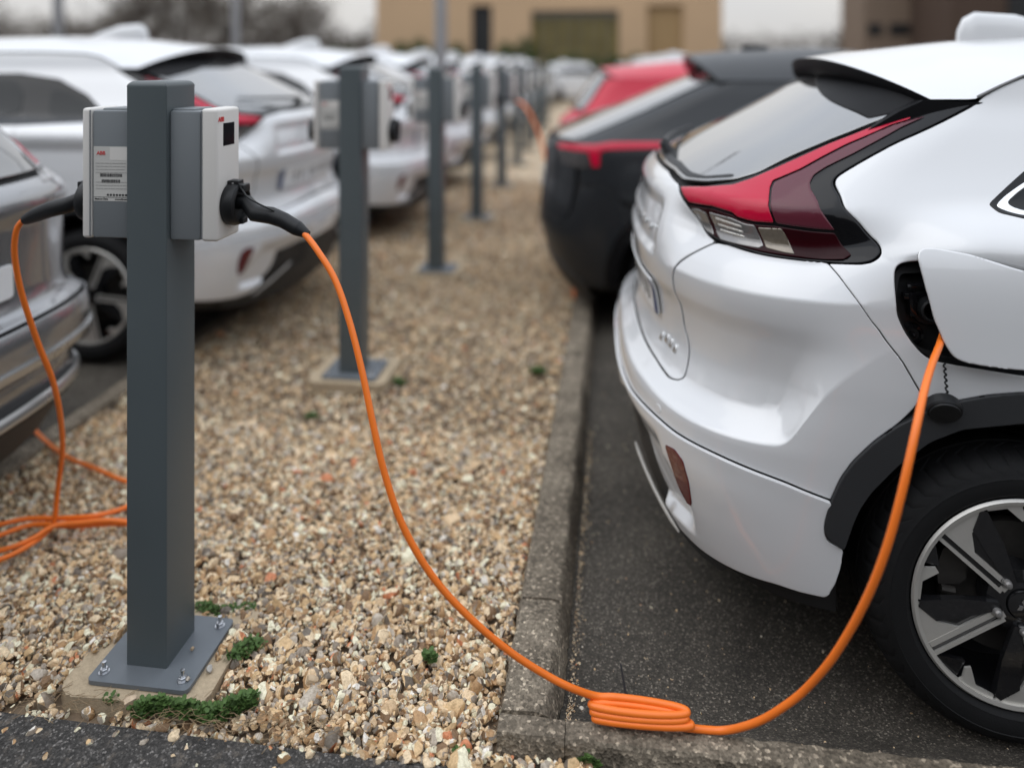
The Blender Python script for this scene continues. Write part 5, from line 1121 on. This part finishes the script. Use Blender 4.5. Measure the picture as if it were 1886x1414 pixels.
barL = [('tail_light', [(.50, 1.105), (.80, 1.115), (sx_(Bsh, .45, 1.12), 1.13), (sx_(Bsh, .78, 1.13), 1.135), (sx_(Bsh, .78, 1.12), 1.10), (sx_(Bsh, .45, 1.09), 1.085), (.86, 1.075), (.84, .99), (.79, .985), (.77, 1.07), (.50, 1.075)], 'lamp_red'),
        ('lamp_lens', [(.50, 1.068), (.755, 1.065), (.77, .985), (.70, .975), (.55, .99)], 'lamp_smoke')]
dark = build_carB('black hatchback parked just beyond the white crossover, thin red lamp along its corner', Bsh, 'black_paint', barL, RG, roofx=1.15, top=1.69, plate_z=.80)
dark.location = (-.42, 5.15, GROUND)
redL = [('tail_light', [(.62, 1.10), (.85, 1.115), (1.05, 1.11), (1.02, 1.0), (.80, .97), (.66, 1.0)], 'lamp_deep_ref'), ('lamp_lens', [(.70, 1.05), (.85, 1.06), (.9, 1.0), (.78, .985)], 'lamp_amber')]
red = build_carB('bright red hatchback behind the black one on the right', Csh, 'red_paint', redL, RG, glass=(1.20, .60), roofx=.66, winx=1.05, top=1.66)
red.location = (-.50, 7.75, GROUND - .03)
L1L = [('tail_light', [(.56, 1.13), (.57, 1.19), (.70, 1.23), (.95, 1.24), (1.04, 1.14), (.80, 1.12)], 'lamp_red'), ('lamp_lens', [(.45, 1.08), (.50, 1.115), (.95, 1.105), (1.0, 1.08)], 'lamp_clear')]
l1 = build_carB('silvery estate cut off by the left picture edge, with bright bumper bars', Csh, 'pale_silver', L1L, LG, glass=(1.13, .62), roofx=.62, bars=True, plate_z=.74)
l1.location = (-1.84, 1.80, .0); l1.rotation_euler = (0, 0, math.pi)
copyA(-1.66, 4.30, True, 'large white crossover behind the foreground post, its tail hanging over the gravel', z=0)
copyA(-1.55, 6.85, True, 'white crossover seen between the first and second charging posts', z=0)
yy = 9.4; names = ['white crossover right behind the second post on the left side', 'white crossover seen between the second and third posts', 'small blurred white crossover left of the third post', 'white crossover near the foot of the tall lamp pole, fifth from the front', 'sixth white crossover of the left row, far off', 'seventh white crossover of the left row, below the tan building', 'eighth white crossover of the left row, tiny', 'last white crossover of the left row by the hedges']
for i in range(8): copyA(-1.60 - .05 * (i % 3), yy + 2.52 * i, True, names[i], z=0, far=True)
rn_ = ['white crossover whose roof shows beyond the red car', 'second white roof beyond the red car on the right', 'third white roof beyond the red car on the right', 'fourth white roof beyond the red car on the right', 'fifth white roof beyond the red car on the right', 'farthest white car of the right row']
for i in range(6): copyA(-.30 + .04 * (i % 2), 10.3 + 2.52 * i, False, rn_[i], far=True)

for px, lb in ((978, 'small white crossover standing crosswise in front of the tan building'),):
    c = copyA(at(px, 120, Y=29.5).x, 29.5, False, lb, far=True)
# ------------------------------------------------------------------ buildings, trees, hedges, poles
M['tan'] = plain('tan_render', (.56, .385, .235), .85, 0, 0, .10, .6)
M['tan2'] = plain('ochre_door', (.36, .235, .11), .7, 0, 0, .10, .8)
M['brown'] = plain('brown_brick', (.20, .145, .105), .85, 0, 0, .12, 1.5)
M['dkbrown'] = plain('dark_brown_wall', (.07, .042, .028), .85, 0, 0, .1, 1)
M['void'] = plain('dark_doorway', (.010, .011, .012), .5)
M['winframe'] = plain('window_frame', (.13, .12, .10), .5)
M['winpane'] = plain('pane_yellow_reflection', (.20, .16, .06), .12, 0, .5, .6, 1.2)  # yellowish reflections are put into the pane colour
M['metal_pole'] = plain('galvanised_pole', (.33, .33, .34), .45, .6, 0, .08, 3)
M['bark'] = plain('bare_bark', (.085, .068, .055), .9, 0, 0, .3, 6)
M['twig'] = plain('winter_twigs', (.10, .078, .058), .9, 0, 0, .3, 2)
M['greytwig'] = plain('grey_twigs', (.15, .13, .11), .9, 0, 0, .3, 2)
M['sky_blocker'] = plain('sky_blocker_dark', (.055, .052, .036), .9, 0, 0, .6, 1.2)  # dark colour of the added mass that blocks low sky
M['hedge'] = plain('hedge_leaves', (.05, .085, .02), .6, 0, 0, .5, 3)
def bld(name, label, Y, xpx0, xpx1, top, depth, mat, cat='building'):
    a = at(xpx0, 120, Y=Y).x; b = at(xpx1, 120, Y=Y).x; t = empty(name, ((a + b) / 2, Y, GROUND)); tag(t, label, cat)
    return t, a, b
def px_box(t, nm, Y, x0, y0, x1, y1, mat, proud=.0, deep=.3, parent=None):
    """a box on the front of a building between two picture corners, measured on the plane of its front"""
    a = at(x0, y0, Y=Y); b = at(x1, y1, Y=Y); mb = MB(); o = t.location
    mb.box((a.x - o.x, -proud, min(a.z, b.z) - o.z), (b.x - o.x, deep, max(a.z, b.z) - o.z)); return mb.build(nm, M[mat], parent or t)
Y = 34.0; t, xa, xb = bld('office_building', 'long tan building with a dark doorway and a wide window band across the car park', Y, 692, 1330, 5.4, 12, 'tan')
hw_ = (xb - xa) / 2; mb = MB(); mb.box((-hw_, .35, -.3), (hw_, 12, 5.6))
# front skin with openings left between piers
def skin(t, xs, Y, z0, z1, holes, mat):
    mb = MB(); zs = sorted({z0, z1} | {h[2] for h in holes} | {h[3] for h in holes}); X_ = sorted(set(xs) | {h[0] for h in holes} | {h[1] for h in holes})
    for i in range(len(X_) - 1):
        for j in range(len(zs) - 1):
            cx = (X_[i] + X_[i + 1]) / 2; cz = (zs[j] + zs[j + 1]) / 2
            if any(h[0] < cx < h[1] and h[2] < cz < h[3] for h in holes): continue
            mb.box((X_[i], 0, zs[j]), (X_[i + 1], .349, zs[j + 1]))
    return mb.build('wall', M[mat], t)
def hole(x0, y0, x1, y1): a = at(x0, y0, Y=Y); b = at(x1, y1, Y=Y); return (a.x - t.location.x, b.x - t.location.x, min(a.z, b.z) - t.location.z, max(a.z, b.z) - t.location.z)
hs = [hole(868, 10, 906, 118), hole(978, 20, 1140, 112), hole(1192, 10, 1258, 118)]
mb.build('wall', M['tan'], t); skin(t, [-hw_, hw_], Y, -.3, 5.6, hs, 'tan')
for h, nm, m in ((hs[0], 'door', 'void'), (hs[2], 'garage_door', 'tan2')):
    q = MB(); q.box((h[0] + .01, .22, h[2]), (h[1] - .01, .34, h[3] - .01)); q.build(nm, M[m], t)
w0, w1, wz0, wz1 = hs[1]; n_w = 7
for k in range(n_w):
    a = w0 + (w1 - w0) * k / n_w; b = w0 + (w1 - w0) * (k + 1) / n_w; f = MB()
    for lo, hi in (((a + .01, .16, wz0), (a + .07, .30, wz1 - .01)), ((b - .07, .16, wz0), (b - .01, .30, wz1 - .01)), ((a + .07, .16, wz1 - .3), (b - .07, .30, wz1 - .01)), ((a + .07, .16, wz0), (b - .07, .30, wz0 + .08))): f.box(lo, hi)
    fo = f.build('window', M['winframe'], t); g = MB(); g.box((a + .071, .22, wz0 + .081), (b - .071, .25, wz1 - .301)); g.build('pane', M['winpane'], fo)
rf = MB(); rf.box((-hw_ - .15, -.2, 5.6), (hw_ + .15, 12.2, 5.85)); rf.build('roof', M['winframe'], t)
Y2 = 27.0; t2, xa, xb = bld('brown_building', 'plain brown building with two little windows at the upper right', Y2, 1592, 1752, 5, 3, 'brown')
hw_ = (xb - xa) / 2; mb = MB(); mb.box((-hw_, 0, -.3), (hw_, 2.5, 5.5)); mb.build('wall', M['brown'], t2)
for x0, x1 in ((1598, 1624), (1638, 1676)):
    px_box(t2, 'window', Y2, x0, 44, x1, 66, 'void', .03, .05)
mb = MB(); mb.box((-hw_ - .1, -.2, 5.5), (hw_ + .1, 2.6, 5.7)); mb.build('roof', M['dkbrown'], t2)
Y3 = 24.0; t3, xa, xb = bld('dark_building', 'very dark brown building at the upper right picture corner', Y3, 1752, 2300, 5, 9, 'dkbrown')
hw_ = (xb - xa) / 2; mb = MB(); mb.box((-hw_, 0, -.3), (hw_, 9, 5.5)); mb.build('wall', M['dkbrown'], t3); mb = MB(); mb.box((-hw_ + 1.6, -.05, -.2), (hw_, .1, 4.6)); mb.build('garage_door', M['void'], t3); mb = MB(); mb.box((-hw_ - .1, -.2, 5.5), (hw_ + .1, 9.1, 5.7)); mb.build('roof', M['void'], t3)

def leafy(mb, c, rx, ry, rz, n, s, r, quad=True):
    for _ in range(n):
        v = r.normal(size=3); v /= np.linalg.norm(v) + 1e-9; v *= r.random() ** .33; p = Vector((c[0] + v[0] * rx, c[1] + v[1] * ry, c[2] + v[2] * rz))
        u = Vector(r.normal(size=3)).normalized() * s * r.uniform(.5, 1.3); w_ = Vector(r.normal(size=3)).normalized().cross(u) * .6
        mb.add([p, p + u * .5 + w_ * .5, p + u, p + u * .5 - w_ * .5], [(0, 1, 2, 3)], True)
def hedge(x0, x1, Y, h, label, seed, dp=.9):
    r = np.random.default_rng(seed); a = at(x0, 120, Y=Y).x; b = at(x1, 120, Y=Y).x; t = empty('hedge', ((a + b) / 2, Y, GROUND)); tag(t, label, 'hedge', 'hedges at the foot of the tan building'); mb = MB()
    L_ = b - a; n = max(2, int(L_ / .8))
    for i in range(n): leafy(mb, (-L_ / 2 + L_ * (i + .5) / n, 0, h * .45), L_ / n * .75, dp / 2, h * .55 * r.uniform(.85, 1.1), 4200, .13, r)
    mb.build('foliage', M['hedge'], t); s_ = MB()
    for i in range(n): s_.tube([(-L_ / 2 + L_ * (i + .5) / n, 0, 0), (-L_ / 2 + L_ * (i + .5) / n, 0, h * .6)], .03, 6)
    s_.build('trunk', M['bark'], t)
hedge(722, 858, 33, 2.75, 'green hedge left of the dark doorway', 1); hedge(914, 985, 33, 2.8, 'green hedge right of the dark doorway', 2); hedge(1000, 1190, 33, 2.1, 'green hedge under the window band', 3); hedge(600, 690, 36, 2.5, 'dark green hedge left of the tan building', 4)
def bare_tree(px, Y, h, spread, label, seed, dens=1.0, mat='twig', trunk=.16, base=GROUND):
    r = np.random.default_rng(seed); p = at(px, 120, Y=Y); t = empty('bare_tree', (p.x, Y, base)); tag(t, label, 'tree', 'bare winter trees behind the car park'); tr = MB(); tw = MB()
    def grow_(b, d, l, rad, lvl):
        pts = [b]; q = b; dd = d.copy()
        for _ in range(4): dd = (dd + Vector(r.normal(size=3)) * .12 + Vector((0, 0, .04))).normalized(); q = q + dd * l / 4; pts.append(q)
        (tr if lvl < 3 else tw).tube(pts, [rad * (1 - .16 * k) for k in range(5)], 6 if lvl < 2 else 4, False)
        if lvl >= 4: return
        for k in range(int((4 if lvl < 3 else 5) * dens) + (lvl == 0) * 3):
            s_ = pts[1 + r.integers(0 if lvl else 1, 4)]; nd = (dd * .7 + Vector(r.normal(size=3)) * spread).normalized(); nd.z = abs(nd.z) * .8 + .12 if lvl < 2 else nd.z
            grow_(s_, nd.normalized(), l * r.uniform(.5, .72), rad * .5, lvl + 1)
    grow_(Vector((0, 0, 0)), Vector((0, 0, 1)), h * .42, trunk, 0); tr.build('trunk', M['bark'], t); tw.build('crown', M[mat], t)
for i, (px, Y_, h, sp_, lb, dn, mt) in enumerate([(20, 38, 8, .7, 'bare tree at the upper left picture corner', .9, 'greytwig'), (150, 44, 7, .7, 'thin bare tree right of the first lamp pole on the left', .8, 'greytwig'),
        (275, 30, 9, .6, 'dense brownish bare tree above the white crossover', 1.3, 'twig'), (340, 31, 9, .6, 'second dense bare tree of the dark clump', 1.3, 'twig'), (400, 32, 9, .6, 'third dense bare tree left of the slim pole', 1.2, 'twig'),
        (480, 36, 8, .6, 'greyish bare tree just right of the slim pole', 1.0, 'greytwig'), (545, 38, 8, .6, 'greyish bare tree in the middle of the upper left', 1.0, 'greytwig'), (600, 40, 8, .6, 'greyish bare tree near the left end of the tan building', .9, 'greytwig'),
        (655, 48, 4.5, .6, 'small bare tree against the sky beside the tan building', .9, 'greytwig'), (1348, 44, 4.2, .6, 'small bare tree right of the tan building', 1.0, 'twig'), (1440, 60, 3.6, .7, 'low bare tree on the skyline between the buildings', .9, 'greytwig'), (1540, 44, 6, .6, 'bare tree against the left side of the brown building', 1.0, 'greytwig')]):
    bare_tree(px, Y_, h, sp_, lb, 40 + i, dn, mt)
# low scrub behind the left cars: a far mass nobody could count
r = np.random.default_rng(77); mb = MB()
for px in range(-80, 700, 16):
    Y_ = 42 + r.uniform(-2, 3); p = at(px, 120, Y=Y_); q_ = 1.6 * (255 < px < 430) - 1.2 * (px > 600) - .7 * (px < 200); leafy(mb, (p.x, Y_, 2.6 + q_ * .6), 1.0, .8, r.uniform(2.5, 3.4) + q_, 1100, .20, r)
for px in range(1320, 1600, 14):
    Y_ = 62 + r.uniform(-2, 3); p = at(px, 120, Y=Y_); leafy(mb, (p.x, Y_, 2.6), 1.2, .8, r.uniform(1.3, 2.3), 240, .25, r)
tag(mb.build('far_scrub', M['twig']), kind='stuff')
def lamp_pole(px, Y, wpx, label, h=6.5):
    p = at(px, 120, Y=Y); t = empty('lamp_pole', (p.x, Y, -.02)); tag(t, label, 'lamp pole', 'lamp poles of the car park'); rad = wpx / FPX * Y / 2
    m_ = MB(); m_.tube([(0, 0, 0), (0, 0, 1.0), (0, 0, h)], [rad * 1.08, rad, rad * .8], 20); m_.build('pole', M['metal_pole'], t)
    m_ = MB(); m_.box((-.2, -.2, 0), (.2, .2, .02)); m_.build('base_plate', M['metal_pole'], t)
    m_ = MB(); m_.tube([(0, 0, h - .1), (.3, 0, h + .15), (.9, 0, h + .22)], rad * .5, 10); m_.box((.8, -.12, h + .17), (1.4, .12, h + .27), .03); m_.build('lamp_head', M['metal_pole'], t)
lamp_pole(812, 11.2, 24, 'tall grey lamp pole in front of the tan building'); lamp_pole(434, 14, 17, 'slim grey lamp pole above the white cars, left of the middle'); lamp_pole(107, 13, 22, 'grey lamp pole near the upper left picture corner')

# added unseen dark mass behind the camera: blocks low sky, darkens the car flanks
r = np.random.default_rng(5); nx, nz = 90, 12; V = []
for j in range(nz):
    for i in range(nx):
        h = 7.5 + 1.6 * math.sin(i * .35) + 1.1 * math.sin(i * .9 + 1); z = GROUND + h * j / (nz - 1); V.append((-70 + 140 * i / (nx - 1) + r.normal() * .3, -13 - 1.8 * math.sin(math.pi * j / (nz - 1) * .5) + r.normal() * .6 + (2 * (j / (nz - 1)) ** 2), z + r.normal() * .25 * (j > 0)))
F = [(j * nx + i, j * nx + i + 1, (j + 1) * nx + i + 1, (j + 1) * nx + i) for j in range(nz - 1) for i in range(nx - 1)]
k0 = len(V); V += [(x, y - 5, GROUND) for x, y, z in V[:nx]]; F += [((nz - 1) * nx + i, (nz - 1) * nx + i + 1, k0 + i + 1, k0 + i) for i in range(nx - 1)]
mb = MB(); mb.add(V, F); tag(mb.build('unseen_sky_blocker', M['sky_blocker']), kind='structure')
